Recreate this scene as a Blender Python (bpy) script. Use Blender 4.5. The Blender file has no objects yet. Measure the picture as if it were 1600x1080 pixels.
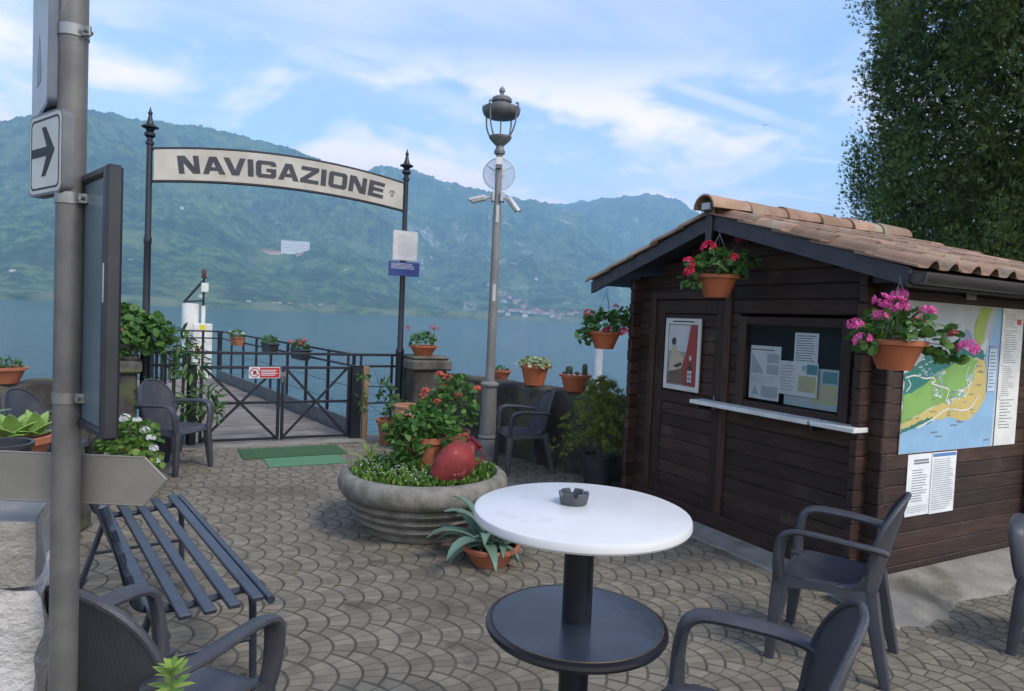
import bpy, math, random
import numpy as np
from mathutils import Vector, Matrix

random.seed(7); RNG = np.random.default_rng(7)
scene = bpy.context.scene
col = scene.collection
rad = math.radians

# ------------------------------------------------------------------ light settings
STREAKS = [((30, 22.0), (53.9, 13.96), .0022, .010, .30), ((41.6, 14.4), (54, 12.6), .0008, .004, .30),
           ((43.2, 11.4), (54.6, 9.6), .0010, .003, .42), ((7.4, 20.2), (25.6, 16.1), .004, .024, .26)]
CLOUD_LIT = (7.8, 6.4, 6.6, 1); CLOUD_DIM = (6.6, 5.5, 5.9, 1); SKY_STRENGTH = .15
HAZE = 2.5e-4

# ------------------------------------------------------------------ camera
EYE = 1.65
YAW, ROLL, FPX = rad(28), rad(2.5), 1050.0
PITCH = math.atan((540 - 497) * math.cos(ROLL) / FPX)
fwd = Vector((math.sin(YAW) * math.cos(PITCH), math.cos(YAW) * math.cos(PITCH), -math.sin(PITCH)))
rt0 = Vector((math.cos(YAW), -math.sin(YAW), 0)); up0 = rt0.cross(fwd)
rt = rt0 * math.cos(ROLL) + up0 * math.sin(ROLL)
up = up0 * math.cos(ROLL) - rt0 * math.sin(ROLL)
cam_d = bpy.data.cameras.new('camera'); cam = bpy.data.objects.new('camera', cam_d); col.objects.link(cam)
cam.matrix_world = Matrix(((rt.x, up.x, -fwd.x, 0), (rt.y, up.y, -fwd.y, 0), (rt.z, up.z, -fwd.z, EYE), (0, 0, 0, 1)))
cam_d.sensor_width = 36; cam_d.lens = 36 * FPX / 1600; cam_d.clip_start = .05; cam_d.clip_end = 40000
scene.camera = cam

# ------------------------------------------------------------------ exposure, engine
vs = scene.view_settings
vs.view_transform = 'Standard'; vs.look = 'None'; vs.gamma = 1; vs.use_curve_mapping = False
vs.exposure = .85
scene.render.engine = 'CYCLES'
cy = scene.cycles
cy.use_denoising = True; cy.max_bounces = 6; cy.diffuse_bounces = 3; cy.glossy_bounces = 3
cy.transmission_bounces = 4; cy.transparent_max_bounces = 12; cy.volume_bounces = 3
cy.caustics_reflective = False; cy.caustics_refractive = False

# ------------------------------------------------------------------ sun
SUN = Vector((.30, -.80, .98)).normalized()
sun_d = bpy.data.lights.new('sun', 'SUN'); sun_d.energy = 1.2; sun_d.angle = rad(14); sun_d.color = (1, .91, .80)
sun = bpy.data.objects.new('sun', sun_d); col.objects.link(sun)
sun.rotation_euler = (-SUN).to_track_quat('-Z', 'Y').to_euler(); sun.location = (0, 0, 50)

# ------------------------------------------------------------------ world: clear sky behind broken thin cloud
world = bpy.data.worlds.new('World'); scene.world = world; world.use_nodes = True
nt = world.node_tree; nt.nodes.clear()
class NB:
    """tiny node-tree builder"""
    def __init__(s, nt): s.nt = nt
    def n(s, t, **kw):
        o = s.nt.nodes.new(t)
        for k, v in kw.items(): setattr(o, k, v)
        return o
    def lk(s, a, b): s.nt.links.new(a, b)
    def put(s, sock, v):
        if isinstance(v, bpy.types.NodeSocket): s.lk(v, sock)
        else: sock.default_value = v
    def math(s, op, a, b=0.0, c=0.0, clamp=False):
        o = s.n('ShaderNodeMath', operation=op); o.use_clamp = clamp
        s.put(o.inputs[0], a); s.put(o.inputs[1], b); s.put(o.inputs[2], c); return o.outputs[0]
    def vmath(s, op, a, b=(0, 0, 0)):
        o = s.n('ShaderNodeVectorMath', operation=op); s.put(o.inputs[0], a); s.put(o.inputs[1], b)
        return o.outputs['Value'] if op in ('DOT_PRODUCT', 'LENGTH') else o.outputs[0]
    def rng(s, v, a, b, c=0., d=1., smooth=True):
        o = s.n('ShaderNodeMapRange'); o.interpolation_type = 'SMOOTHSTEP' if smooth else 'LINEAR'
        s.put(o.inputs[0], v)
        for i, q in enumerate((a, b, c, d)): s.put(o.inputs[i + 1], q)
        return o.outputs[0]
    def mix(s, f, a, b):
        o = s.n('ShaderNodeMix', data_type='RGBA'); s.put(o.inputs[0], f); s.put(o.inputs[6], a); s.put(o.inputs[7], b)
        return o.outputs[2]
    def noise(s, vec, scale, detail=5., rough=.55, dist=0.):
        o = s.n('ShaderNodeTexNoise'); s.put(o.inputs['Vector'], vec); o.inputs['Scale'].default_value = scale
        o.inputs['Detail'].default_value = detail; o.inputs['Roughness'].default_value = rough
        o.inputs['Distortion'].default_value = dist; return o.outputs[0]
    def scaled(s, vec, sc, rot=(0, 0, 0), loc=(0, 0, 0)):
        o = s.n('ShaderNodeMapping'); s.put(o.inputs[0], vec); o.inputs[3].default_value = sc
        o.inputs[2].default_value = rot; o.inputs[1].default_value = loc; return o.outputs[0]

w = NB(nt)
sky = w.n('ShaderNodeTexSky', sky_type='NISHITA'); sky.sun_disc = False
sky.sun_elevation = math.asin(SUN.z); sky.sun_rotation = math.atan2(SUN.x, SUN.y)
sky.air_density = 1.15; sky.dust_density = .6; sky.ozone_density = 1.3
gen = w.n('ShaderNodeTexCoord').outputs['Generated']
dirv = w.vmath('NORMALIZE', gen)
sx = w.n('ShaderNodeSeparateXYZ'); w.lk(dirv, sx.inputs[0])
zc = w.math('ADD', w.math('MAXIMUM', sx.outputs[2], 0.0), .16)
cx_ = w.n('ShaderNodeCombineXYZ')
w.lk(w.math('DIVIDE', sx.outputs[0], zc), cx_.inputs[0]); w.lk(w.math('DIVIDE', sx.outputs[1], zc), cx_.inputs[1])
plan = cx_.outputs[0]
n_big = w.noise(w.scaled(plan, (1, 1, 1), loc=(3.1, 1.4, 0)), .62, 6, .56, .4)
n_veil = w.noise(w.scaled(plan, (.45, 1.5, 1), rot=(0, 0, rad(-35)), loc=(1.7, 5.2, 0)), 1.1, 6, .6, .6)
# heaped cloud low over the ridges, thin veils higher up
n_low = w.noise(w.scaled(dirv, (3.2, 3.2, 7.5), loc=(.35, .1, .62)), 1.0, 7, .56, .25)
el = sx.outputs[2]
low_band = w.math('MULTIPLY', w.rng(el, .08, .16), w.rng(el, .27, .40, 1., 0.))
heap = w.math('MULTIPLY', w.rng(n_low, .42, .60), low_band)
veil = w.rng(w.math('ADD', w.math('MULTIPLY', n_big, .6), w.math('MULTIPLY', n_veil, .4)), .42, .66)
cloud = w.math('MAXIMUM', w.math('MULTIPLY', heap, .93), w.math('MULTIPLY', veil, .38), clamp=True)
def streak(a, b, half, soft, strength):
    """a vapour trail: a narrow band of sky along the great circle through directions a and b"""
    a = Vector(a).normalized(); b = Vector(b).normalized()
    nrm = a.cross(b).normalized(); along = (b - a).normalized(); m = (a + b).normalized()
    dist = w.math('ABSOLUTE', w.vmath('DOT_PRODUCT', dirv, tuple(nrm)))
    core = w.rng(dist, half, half + soft, 1., 0.)
    t = w.math('ABSOLUTE', w.vmath('DOT_PRODUCT', w.vmath('SUBTRACT', dirv, tuple(m)), tuple(along)))
    L = (b - a).length / 2
    ends = w.rng(t, L * .75, L * 1.05, 1., 0.)
    front = w.rng(w.vmath('DOT_PRODUCT', dirv, tuple(m)), .5, .6)
    brk = w.rng(w.noise(dirv, 14, 3), .3, .6, .35, 1.)
    return w.math('MULTIPLY', w.math('MULTIPLY', w.math('MULTIPLY', core, ends), w.math('MULTIPLY', front, brk)), strength)
def sky_dir(az, elv): return (math.sin(rad(az)) * math.cos(rad(elv)), math.cos(rad(az)) * math.cos(rad(elv)), math.sin(rad(elv)))
for A, B, hw, so, st in STREAKS:
    cloud = w.math('MAXIMUM', cloud, streak(sky_dir(*A), sky_dir(*B), hw, so, st), clamp=True)
cl_col = w.mix(w.rng(n_low, .5, .75), CLOUD_LIT, CLOUD_DIM)
sky_col = w.mix(cloud, sky.outputs[0], cl_col)
bg = w.n('ShaderNodeBackground'); w.lk(sky_col, bg.inputs[0]); bg.inputs[1].default_value = SKY_STRENGTH
wo = w.n('ShaderNodeOutputWorld'); w.lk(bg.outputs[0], wo.inputs[0])

# ------------------------------------------------------------------ helpers
class MB:
    """collects geometry for ONE mesh object"""
    def __init__(s): s.v = []; s.f = []; s.m = []
    def add(s, vs_, fs, mi=0, M=None):
        o = len(s.v)
        s.v += [tuple(M @ Vector(p)) for p in vs_] if M is not None else [tuple(p) for p in vs_]
        s.f += [tuple(i + o for i in f) for f in fs]; s.m += [mi] * len(fs); return s
    def box(s, lo, hi, b=0.0, mi=0, M=None):
        x0, y0, z0 = lo; x1, y1, z1 = hi
        if not b:
            V = [(x, y, z) for x in (x0, x1) for y in (y0, y1) for z in (z0, z1)]
            return s.add(V, [(0, 1, 3, 2), (4, 6, 7, 5), (0, 4, 5, 1), (2, 3, 7, 6), (0, 2, 6, 4), (1, 5, 7, 3)], mi, M)
        b = min(b, (x1 - x0) * .49, (y1 - y0) * .49, (z1 - z0) * .49)
        V = []; idx = {}
        for i, x in enumerate((x0, x1)):
            for j, y in enumerate((y0, y1)):
                for k, z in enumerate((z0, z1)):
                    ix, iy, iz = (b if i == 0 else -b), (b if j == 0 else -b), (b if k == 0 else -b)
                    for a, p in enumerate(((x, y + iy, z + iz), (x + ix, y, z + iz), (x + ix, y + iy, z))):
                        idx[i, j, k, a] = len(V); V.append(p)
        F = []
        q = lambda *c: tuple(idx[t] for t in c)
        F += [q((0,0,0,0),(0,0,1,0),(0,1,1,0),(0,1,0,0)), q((1,0,0,0),(1,1,0,0),(1,1,1,0),(1,0,1,0)),
              q((0,0,0,1),(1,0,0,1),(1,0,1,1),(0,0,1,1)), q((0,1,0,1),(0,1,1,1),(1,1,1,1),(1,1,0,1)),
              q((0,0,0,2),(0,1,0,2),(1,1,0,2),(1,0,0,2)), q((0,0,1,2),(1,0,1,2),(1,1,1,2),(0,1,1,2))]
        for j in (0, 1):
            for k in (0, 1): F.append(q((0,j,k,1),(1,j,k,1),(1,j,k,2),(0,j,k,2)))
        for i in (0, 1):
            for k in (0, 1): F.append(q((i,0,k,0),(i,1,k,0),(i,1,k,2),(i,0,k,2)))
        for i in (0, 1):
            for j in (0, 1): F.append(q((i,j,0,0),(i,j,1,0),(i,j,1,1),(i,j,0,1)))
        for i in (0, 1):
            for j in (0, 1):
                for k in (0, 1): F.append(q((i,j,k,0),(i,j,k,1),(i,j,k,2)))
        return s.add(V, F, mi, M)
    def bar(s, p0, p1, wx, wz=None, b=.004, mi=0, roll=0.0):
        """square bar between two points, wx wide, wz high"""
        p0 = Vector(p0); p1 = Vector(p1); d = p1 - p0; L = d.length; d.normalize()
        wz = wz or wx
        ref = Vector((0, 0, 1)) if abs(d.z) < .95 else Vector((0, 1, 0))
        sd = d.cross(ref).normalized(); u2 = sd.cross(d)
        M = Matrix(((d.x, sd.x, u2.x, p0.x), (d.y, sd.y, u2.y, p0.y), (d.z, sd.z, u2.z, p0.z), (0, 0, 0, 1)))
        if roll: M = M @ Matrix.Rotation(roll, 4, 'X')
        return s.box((0, -wx / 2, -wz / 2), (L, wx / 2, wz / 2), b, mi, M)
    def tube(s, pts, r, n=8, r2=None, upv=(0, 0, 1), mi=0, caps=True, closed=False, power=1.0, M=None):
        pts = [Vector(p) for p in pts]; m = len(pts)
        rs = r if isinstance(r, (list, tuple)) else [r] * m
        r2s = (r2 if isinstance(r2, (list, tuple)) else [r2] * m) if r2 is not None else rs
        V = []; prev = Vector(upv)
        for i, p in enumerate(pts):
            if closed: t = pts[(i + 1) % m] - pts[i - 1]
            else: t = pts[min(i + 1, m - 1)] - pts[max(i - 1, 0)]
            t.normalize()
            nn = prev - t * prev.dot(t)
            if nn.length < 1e-4: nn = Vector((1, 0, 0)) - t * t.x
            if nn.length < 1e-4: nn = Vector((0, 1, 0)) - t * t.y
            nn.normalize(); prev = nn; bb = t.cross(nn)
            for k in range(n):
                a = 2 * math.pi * (k + .5) / n; c, si = math.cos(a), math.sin(a)
                if power != 1: c = math.copysign(abs(c) ** power, c); si = math.copysign(abs(si) ** power, si)
                V.append(p + nn * (r2s[i] * c) + bb * (rs[i] * si))
        F = []
        for i in range(m if closed else m - 1):
            j = (i + 1) % m
            for k in range(n): F.append((i*n+k, i*n+(k+1) % n, j*n+(k+1) % n, j*n+k))
        if caps and not closed:
            F.append(tuple(range(n - 1, -1, -1))); F.append(tuple(range((m-1)*n, m*n)))
        return s.add(V, F, mi, M)
    def cyl(s, p0, p1, r0, r1=None, n=16, mi=0): return s.tube([p0, p1], [r0, r0 if r1 is None else r1], n, mi=mi)
    def lathe(s, prof, n=28, c=(0, 0, 0), mi=0, M=None, cap0=False, cap1=False, ax=1.0, ay=1.0):
        V = []; F = []
        for r, z in prof:
            for k in range(n):
                a = 2 * math.pi * k / n; V.append((c[0] + r * ax * math.cos(a), c[1] + r * ay * math.sin(a), c[2] + z))
        for i in range(len(prof) - 1):
            for k in range(n): F.append((i*n+k, i*n+(k+1) % n, (i+1)*n+(k+1) % n, (i+1)*n+k))
        if cap0: F.append(tuple(range(n - 1, -1, -1)))
        if cap1: F.append(tuple(range((len(prof)-1)*n, len(prof)*n)))
        return s.add(V, F, mi, M)
    def prism(s, pts, z0, z1, mi=0, M=None):
        n = len(pts)
        V = [(x, y, z0) for x, y in pts] + [(x, y, z1) for x, y in pts]
        F = [tuple(range(n - 1, -1, -1)), tuple(range(n, 2 * n))] + [(i, (i+1) % n, n + (i+1) % n, n + i) for i in range(n)]
        return s.add(V, F, mi, M)
    def sheet(s, G, th=0.0, mi=0, M=None, off=None):
        """grid of points G[i][j]; th = thickness along the vertex normals"""
        a, b = len(G), len(G[0]); P = [[Vector(p) for p in row] for row in G]
        F = [(i*b+j, i*b+j+1, (i+1)*b+j+1, (i+1)*b+j) for i in range(a-1) for j in range(b-1)]
        V = [p for row in P for p in row]
        if th:
            B = []
            for i in range(a):
                for j in range(b):
                    du = P[min(i+1, a-1)][j] - P[max(i-1, 0)][j]; dv = P[i][min(j+1, b-1)] - P[i][max(j-1, 0)]
                    nn = du.cross(dv)
                    if nn.length < 1e-9: nn = Vector((0, 0, 1))
                    B.append(P[i][j] + nn.normalized() * th)
            o = a * b
            F += [(o+i*b+j, o+(i+1)*b+j, o+(i+1)*b+j+1, o+i*b+j+1) for i in range(a-1) for j in range(b-1)]
            rim = [(0, j) for j in range(b)] + [(i, b-1) for i in range(1, a)] + [(a-1, j) for j in range(b-2, -1, -1)] + [(i, 0) for i in range(a-2, 0, -1)]
            for q in range(len(rim)):
                i0, j0 = rim[q]; i1, j1 = rim[(q+1) % len(rim)]
                F.append((i0*b+j0, o+i0*b+j0, o+i1*b+j1, i1*b+j1))
            V = V + B
        return s.add(V, F, mi, M)
    def ball(s, c, r, n=10, mi=0, sz=1.0):
        k = n // 2
        return s.lathe([(r * math.sin(math.pi * i / k), -r * sz * math.cos(math.pi * i / k)) for i in range(k + 1)], n, c, mi)
    def mesh(s, name, mats, smooth=35):
        me = bpy.data.meshes.new(name); me.from_pydata(s.v, [], s.f)
        for m in (mats if isinstance(mats, (list, tuple)) else [mats]): me.materials.append(m)
        if any(s.m): me.polygons.foreach_set('material_index', s.m)
        if smooth: me.shade_smooth(); me.set_sharp_from_angle(angle=rad(smooth))
        me.update(); return me
    def build(s, name, mats, parent=None, smooth=35, loc=None, rot=None):
        return place(name, s.mesh(name, mats, smooth), parent, loc, rot)

def place(name, me, parent=None, loc=None, rot=None, scale=None):
    o = bpy.data.objects.new(name, me); col.objects.link(o)
    if parent is not None: o.parent = parent
    if loc is not None: o.location = loc
    if rot is not None: o.rotation_euler = rot
    if scale is not None: o.scale = scale if hasattr(scale, '__len__') else (scale,) * 3
    return o
def tag(o, label=None, cat=None, group=None, kind=None):
    for k, v in (('label', label), ('category', cat), ('group', group), ('kind', kind)):
        if v: o[k] = v
    return o
def thing(name, label, cat, loc=(0, 0, 0), rz=0.0, group=None):
    o = bpy.data.objects.new(name, None); col.objects.link(o); o.empty_display_size = .1
    o.location = loc; o.rotation_euler = (0, 0, rz); return tag(o, label, cat, group)
def copy_tree(o, parent=None):
    c = o.copy(); col.objects.link(c); c.parent = parent
    for ch in o.children: copy_tree(ch, c)
    return c
def np_mesh(name, V, F, mats, smooth=False):
    """mesh from arrays: V (n,3), F (m,k), or a list of such face arrays"""
    V = np.asarray(V, np.float32); Fs = [np.asarray(f, np.int32) for f in (F if isinstance(F, list) else [F])]
    size = np.concatenate([np.full(len(f), f.shape[1], np.int32) for f in Fs]); start = np.concatenate([[0], np.cumsum(size)[:-1]]).astype(np.int32)
    me = bpy.data.meshes.new(name); me.vertices.add(len(V)); me.vertices.foreach_set('co', V.ravel())
    me.loops.add(int(size.sum())); me.loops.foreach_set('vertex_index', np.concatenate([f.ravel() for f in Fs]))
    me.polygons.add(len(size)); me.polygons.foreach_set('loop_start', start)
    me.update(calc_edges=True)
    for mm in (mats if isinstance(mats, (list, tuple)) else [mats]): me.materials.append(mm)
    if smooth: me.shade_smooth()
    else: me.shade_flat()
    return me
def unit(a): return a / np.maximum(np.linalg.norm(a, axis=-1, keepdims=True), 1e-9)
def scatter(tv, tf, P, D, N, S):
    """copies of a small template leaf (tv, tf) at P, pointing along D, face turned to N, size S"""
    tv = np.asarray(tv, float); tf = np.asarray(tf, int); n = len(P)
    D = unit(np.asarray(D, float)); y = unit(np.cross(N, D)); z = np.cross(D, y); S = np.asarray(S, float).reshape(n, 1, 1)
    V = P[:, None, :] + S * (tv[None, :, 0:1] * D[:, None, :] + tv[None, :, 1:2] * y[:, None, :] + tv[None, :, 2:3] * z[:, None, :])
    F = tf[None] + (np.arange(n) * len(tv))[:, None, None]
    return V.reshape(-1, 3), F.reshape(-1, tf.shape[1])
def smooth_path(pts, n=6):
    """Catmull-Rom through pts"""
    P = [Vector(p) for p in pts]; Q = [P[0] * 2 - P[1]] + P + [P[-1] * 2 - P[-2]]; out = []
    for i in range(1, len(Q) - 2):
        for k in range(n):
            t = k / n; a, b, c, d = Q[i-1], Q[i], Q[i+1], Q[i+2]
            out.append(.5 * ((2*b) + (c-a)*t + (2*a-5*b+4*c-d)*t*t + (3*b-a-3*c+d)*t*t*t))
    out.append(P[-1]); return out

# ------------------------------------------------------------------ materials
def pmat(name, c1, c2=None, scale=6., rough=.6, bump=0., bscale=None, metal=0., stretch=(1, 1, 1), detail=5., spec=.5,
         c3=None, scale3=1.5, lo3=.55, hi3=.7, rvar=0., isl=0., coat=0., objco=False, bdist=.01, lo=.35, hi=.65, obr=0., c4=None, scale4=3., lo4=.6, hi4=.75):
    m = bpy.data.materials.new(name); m.use_nodes = True; g = NB(m.node_tree)
    bs = m.node_tree.nodes['Principled BSDF']
    pos = g.n('ShaderNodeTexCoord').outputs['Object'] if objco else g.n('ShaderNodeNewGeometry').outputs['Position']
    v = g.scaled(pos, stretch) if stretch != (1, 1, 1) else pos
    c1 = (*c1, 1); c = None
    if c2 is not None:
        c = g.mix(g.rng(g.noise(v, scale, detail), lo, hi), c1, (*c2, 1))
    if c3 is not None:
        c = g.mix(g.rng(g.noise(pos, scale3, 6, .6), lo3, hi3), c if c is not None else c1, (*c3, 1))
    if c4 is not None: c = g.mix(g.rng(g.noise(g.scaled(pos, (1, 1, 1), loc=(7, 3, 1)), scale4, 6, .65), lo4, hi4), c, (*c4, 1))
    if isl or obr:
        src = g.n('ShaderNodeNewGeometry').outputs['Random Per Island'] if isl else g.n('ShaderNodeObjectInfo').outputs['Random']
        amt = isl or obr
        h = g.n('ShaderNodeHueSaturation')
        g.put(h.inputs['Color'], c if c is not None else c1)
        g.lk(g.rng(src, 0, 1, 1 - amt, 1 + amt, False), h.inputs['Value'])
        c = h.outputs[0]
    if c is not None: g.lk(c, bs.inputs['Base Color'])
    else: bs.inputs['Base Color'].default_value = c1
    bs.inputs['Roughness'].default_value = rough; bs.inputs['Metallic'].default_value = metal
    bs.inputs['Specular IOR Level'].default_value = spec; bs.inputs['Coat Weight'].default_value = coat
    if rvar: g.lk(g.rng(g.noise(v, scale * .7, 4), .3, .7, rough - rvar, rough + rvar), bs.inputs['Roughness'])
    if bump:
        b = g.n('ShaderNodeBump'); b.inputs['Strength'].default_value = bump; b.inputs['Distance'].default_value = bdist
        g.lk(g.noise(v, bscale or scale * 4, 6, .6), b.inputs['Height']); g.lk(b.outputs[0], bs.inputs['Normal'])
    return m
def leafmat(name, c1, c2, amt=.35, trans=.35, rough=.5, hue=.02):
    """leaf: varied from leaf to leaf, lets some light through"""
    m = bpy.data.materials.new(name); m.use_nodes = True; g = NB(m.node_tree); bs = m.node_tree.nodes['Principled BSDF']
    r = g.n('ShaderNodeNewGeometry').outputs['Random Per Island']
    c = g.mix(r, (*c1, 1), (*c2, 1))
    h = g.n('ShaderNodeHueSaturation'); g.lk(c, h.inputs['Color'])
    q = g.math('FRACT', g.math('MULTIPLY', r, 37.7))
    g.lk(g.rng(q, 0, 1, 1 - amt, 1 + amt, False), h.inputs['Value']); g.lk(g.rng(q, 0, 1, .5 + hue, .5 - hue, False), h.inputs['Hue'])
    g.lk(h.outputs[0], bs.inputs['Base Color']); bs.inputs['Roughness'].default_value = rough
    bs.inputs['Specular IOR Level'].default_value = .35
    tr = g.n('ShaderNodeBsdfTranslucent'); g.lk(h.outputs[0], tr.inputs[0])
    mx = g.n('ShaderNodeMixShader'); mx.inputs[0].default_value = trans
    g.lk(bs.outputs[0], mx.inputs[1]); g.lk(tr.outputs[0], mx.inputs[2])
    g.lk(mx.outputs[0], m.node_tree.nodes['Material Output'].inputs[0]); return m

# ------------------------------------------------------------------ lake and mountains
LAKE_Z = -3.5
def hsh(ix, iy, sd):
    h = (ix.astype(np.int64) * 374761393 + iy.astype(np.int64) * 668265263 + sd * 1274126177) & 0xffffffff
    h = ((h ^ (h >> 13)) * 1274126177) & 0xffffffff
    return ((h ^ (h >> 16)) & 0xffff) / 65535.0
def vnoise(x, y, sd):
    ix, iy = np.floor(x).astype(int), np.floor(y).astype(int); fx, fy = x - ix, y - iy
    fx = fx * fx * (3 - 2 * fx); fy = fy * fy * (3 - 2 * fy)
    a, b, c, d = hsh(ix, iy, sd), hsh(ix + 1, iy, sd), hsh(ix, iy + 1, sd), hsh(ix + 1, iy + 1, sd)
    return (a * (1 - fx) + b * fx) * (1 - fy) + (c * (1 - fx) + d * fx) * fy
def fbm(x, y, sd, o=5, g=.5):
    t = 0; a = 1; s_ = 0
    for i in range(o): t = t + a * vnoise(x * 2 ** i, y * 2 ** i, sd + i * 17); s_ += a; a *= g
    return t / s_
def crowns(x, y, sd):
    """height of tree crowns: rounded bumps round scattered points"""
    ix, iy = np.floor(x).astype(int), np.floor(y).astype(int); best = np.full(x.shape, 9.)
    for dx in (-1, 0, 1):
        for dy in (-1, 0, 1):
            px = ix + dx + hsh(ix + dx, iy + dy, sd); py = iy + dy + hsh(ix + dx, iy + dy, sd + 5)
            best = np.minimum(best, (px - x) ** 2 + (py - y) ** 2)
    return np.sqrt(np.clip(1 - best, 0, 1))

class Mountain:
    def __init__(s, ridge, ds, dr, seed, spur):
        s.az = np.array([p[0] for p in ridge]); s.el = np.array([p[1] for p in ridge]); s.ds, s.dr, s.seed, s.spur = ds, dr, seed, spur
    def height(s, az, d):
        ds = s.ds(az); dr = s.dr(az)
        t = np.clip((d - ds) / (dr - ds), 0, 1.6)
        el = np.interp(az, s.az, s.el)
        x = d * np.sin(np.radians(az)); y = d * np.cos(np.radians(az))
        jag = (fbm(az * 1.3, az * 0 + .5, s.seed + 3, 5) - .5) * .55 + (vnoise(az * 14, az * 0, s.seed + 9) - .5) * .16
        el = el + jag * np.clip(el / 4, 0, 1)
        n = fbm(x / s.spur, y / s.spur, s.seed, 5, .52) - .5
        tt = np.clip(t + n * .85 * np.clip(t * 3, 0, 1) * np.clip((1.02 - t) * 4, 0, 1), 0, 1)
        g = tt ** .9 * (1 - .12 * np.sin(tt * math.pi))
        ang = el * g
        z = d * np.tan(np.radians(ang)) + EYE * np.clip(t * 6, 0, 1)
        z = np.where(t > 1, dr * np.tan(np.radians(el)) - (d - dr) * .35, z)
        shore = LAKE_Z + 2 + 10 * np.clip(t * 25, 0, 1)
        z = np.where(t <= 0, LAKE_Z - 3, np.maximum(z + LAKE_Z * .0, shore * (t < .2) + (t >= .2) * -99))
        return z
    def find(s, az, elev):
        """ground point on this slope seen from the quay at that azimuth and elevation (degrees)"""
        d = np.linspace(float(s.ds(np.array(az))) + 6, float(s.dr(np.array(az))), 900)
        z = s.height(np.full(d.shape, float(az)), d); e = np.degrees(np.arctan2(z - EYE, d))
        i = int(np.argmax(e >= elev)) if (e >= elev).any() else len(d) - 1
        return Vector((d[i] * math.sin(rad(az)), d[i] * math.cos(rad(az)), z[i]))
    def build(s, name, az0, az1, nc, nr, mat, crown=11., amp=7.):
        az = np.linspace(az0, az1, nc); t = np.concatenate([np.linspace(-.03, 0, 3), np.linspace(.002, 1.0, nr) ** 1.15, [1.15, 1.5]])
        A, T = np.meshgrid(az, t, indexing='ij'); Dm = s.ds(A) + T * (s.dr(A) - s.ds(A))
        Z = s.height(A, Dm); X = Dm * np.sin(np.radians(A)); Y = Dm * np.cos(np.radians(A))
        wood = np.clip((fbm(X / 90, Y / 90, s.seed + 31, 3) - .3) * 4, .25, 1)
        Z = Z + crowns(X / crown, Y / crown, s.seed + 40) * amp * wood * np.clip(T * 60, 0, 1) * np.clip((1.05 - T) * 12, .35, 1)
        V = np.stack([X, Y, Z], -1).reshape(-1, 3); k = len(t)
        i = np.arange(nc - 1)[:, None] * k + np.arange(k - 1)[None]
        F = np.stack([i, i + k, i + k + 1, i + 1], -1).reshape(-1, 4)
        return tag(place(name, np_mesh(name, V, F, mat, True)), kind='structure')

def forestmat(name, g1, g2, meadow, rock, rock_lo, rock_hi, sc):
    m = bpy.data.materials.new(name); m.use_nodes = True; g = NB(m.node_tree); bs = m.node_tree.nodes['Principled BSDF']
    pos = g.n('ShaderNodeNewGeometry').outputs['Position']
    c = g.mix(g.rng(g.noise(pos, .045 * sc, 5, .7), .40, .62), (*g1, 1), (*g2, 1))
    c = g.mix(g.rng(g.noise(g.scaled(pos, (1, 1, 1), loc=(900, 300, 50)), .0075, 6, .62), .46, .62, 0, .6), c, tuple(v * .32 for v in g1) + (1,))   # large dark patches: conifer stands, also valley shade put into the colour
    c = g.mix(g.rng(g.noise(pos, .006, 4), .55, .66, 0, .6), c, (*meadow, 1))
    rk = g.rng(g.noise(g.scaled(pos, (1, 1, .35)), .010, 7, .66, .8), rock_lo, rock_hi)
    nz = g.n('ShaderNodeSeparateXYZ'); g.lk(g.n('ShaderNodeNewGeometry').outputs['Normal'], nz.inputs[0])
    rk = g.math('MULTIPLY', rk, g.rng(g.noise(g.scaled(pos, (1, 1, .3)), .09, 4, .7), .42, .6))
    c = g.mix(rk, c, (*rock, 1))
    pz = g.n('ShaderNodeSeparateXYZ'); g.lk(pos, pz.inputs[0])
    sh = g.math('MULTIPLY', g.rng(pz.outputs[2], 8, 15, 1., 0.), g.rng(g.noise(pos, .02, 4), .35, .6))
    c = g.mix(sh, c, (.17, .19, .09, 1))
    g.lk(c, bs.inputs['Base Color']); bs.inputs['Roughness'].default_value = .95; bs.inputs['Specular IOR Level'].default_value = .1
    b = g.n('ShaderNodeBump'); b.inputs['Strength'].default_value = .9; b.inputs['Distance'].default_value = 5
    g.lk(g.noise(pos, .13, 4, .7), b.inputs['Height']); g.lk(b.outputs[0], bs.inputs['Normal'])
    return m
MT_A = Mountain([(-75, 5), (-40, 6.5), (-20.85, 7.6), (-14.2, 9.6), (-9.5, 11.5), (-7.4, 12.4), (-4.2, 13.2), (-.8, 13.1), (3.5, 13.35), (7.7, 12.85), (11.6, 12.1), (13.6, 11.5), (15.7, 9.8), (17.9, 6.9), (20.2, 3.4), (22.4, .9), (26, .05)],
    lambda a: 1200 + 5 * np.clip(a, 0, 40), lambda a: 2900 - 45 * np.clip(a - 9, 0, 22), 11, 420.)
MT_B = Mountain([(-10, 6), (2.3, 8.5), (10.6, 10.7), (14.6, 11.2), (16.2, 11.85), (18.8, 11.8), (22, 11.0), (25.8, 10.35), (30.2, 9.7), (32.9, 8.9), (36.2, 7.2), (41, 4.2), (46.2, 1.7), (52, .2)],
    lambda a: 1750 + 0 * a, lambda a: 3500 + 0 * a, 23, 520.)
MT_C = Mountain([(14, .2), (19.7, 2.7), (23.3, 5), (26.5, 6.8), (30.2, 8.6), (32.9, 9.7), (35, 10.3), (38.6, 10.7), (41.3, 10.1), (43.1, 8.95), (48.4, 7), (57.4, 4.4), (71.4, 2.9), (100, 4), (130, 5)],
    lambda a: 2050 + 0 * a, lambda a: 4300 + 0 * a, 37, 600.)
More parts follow.
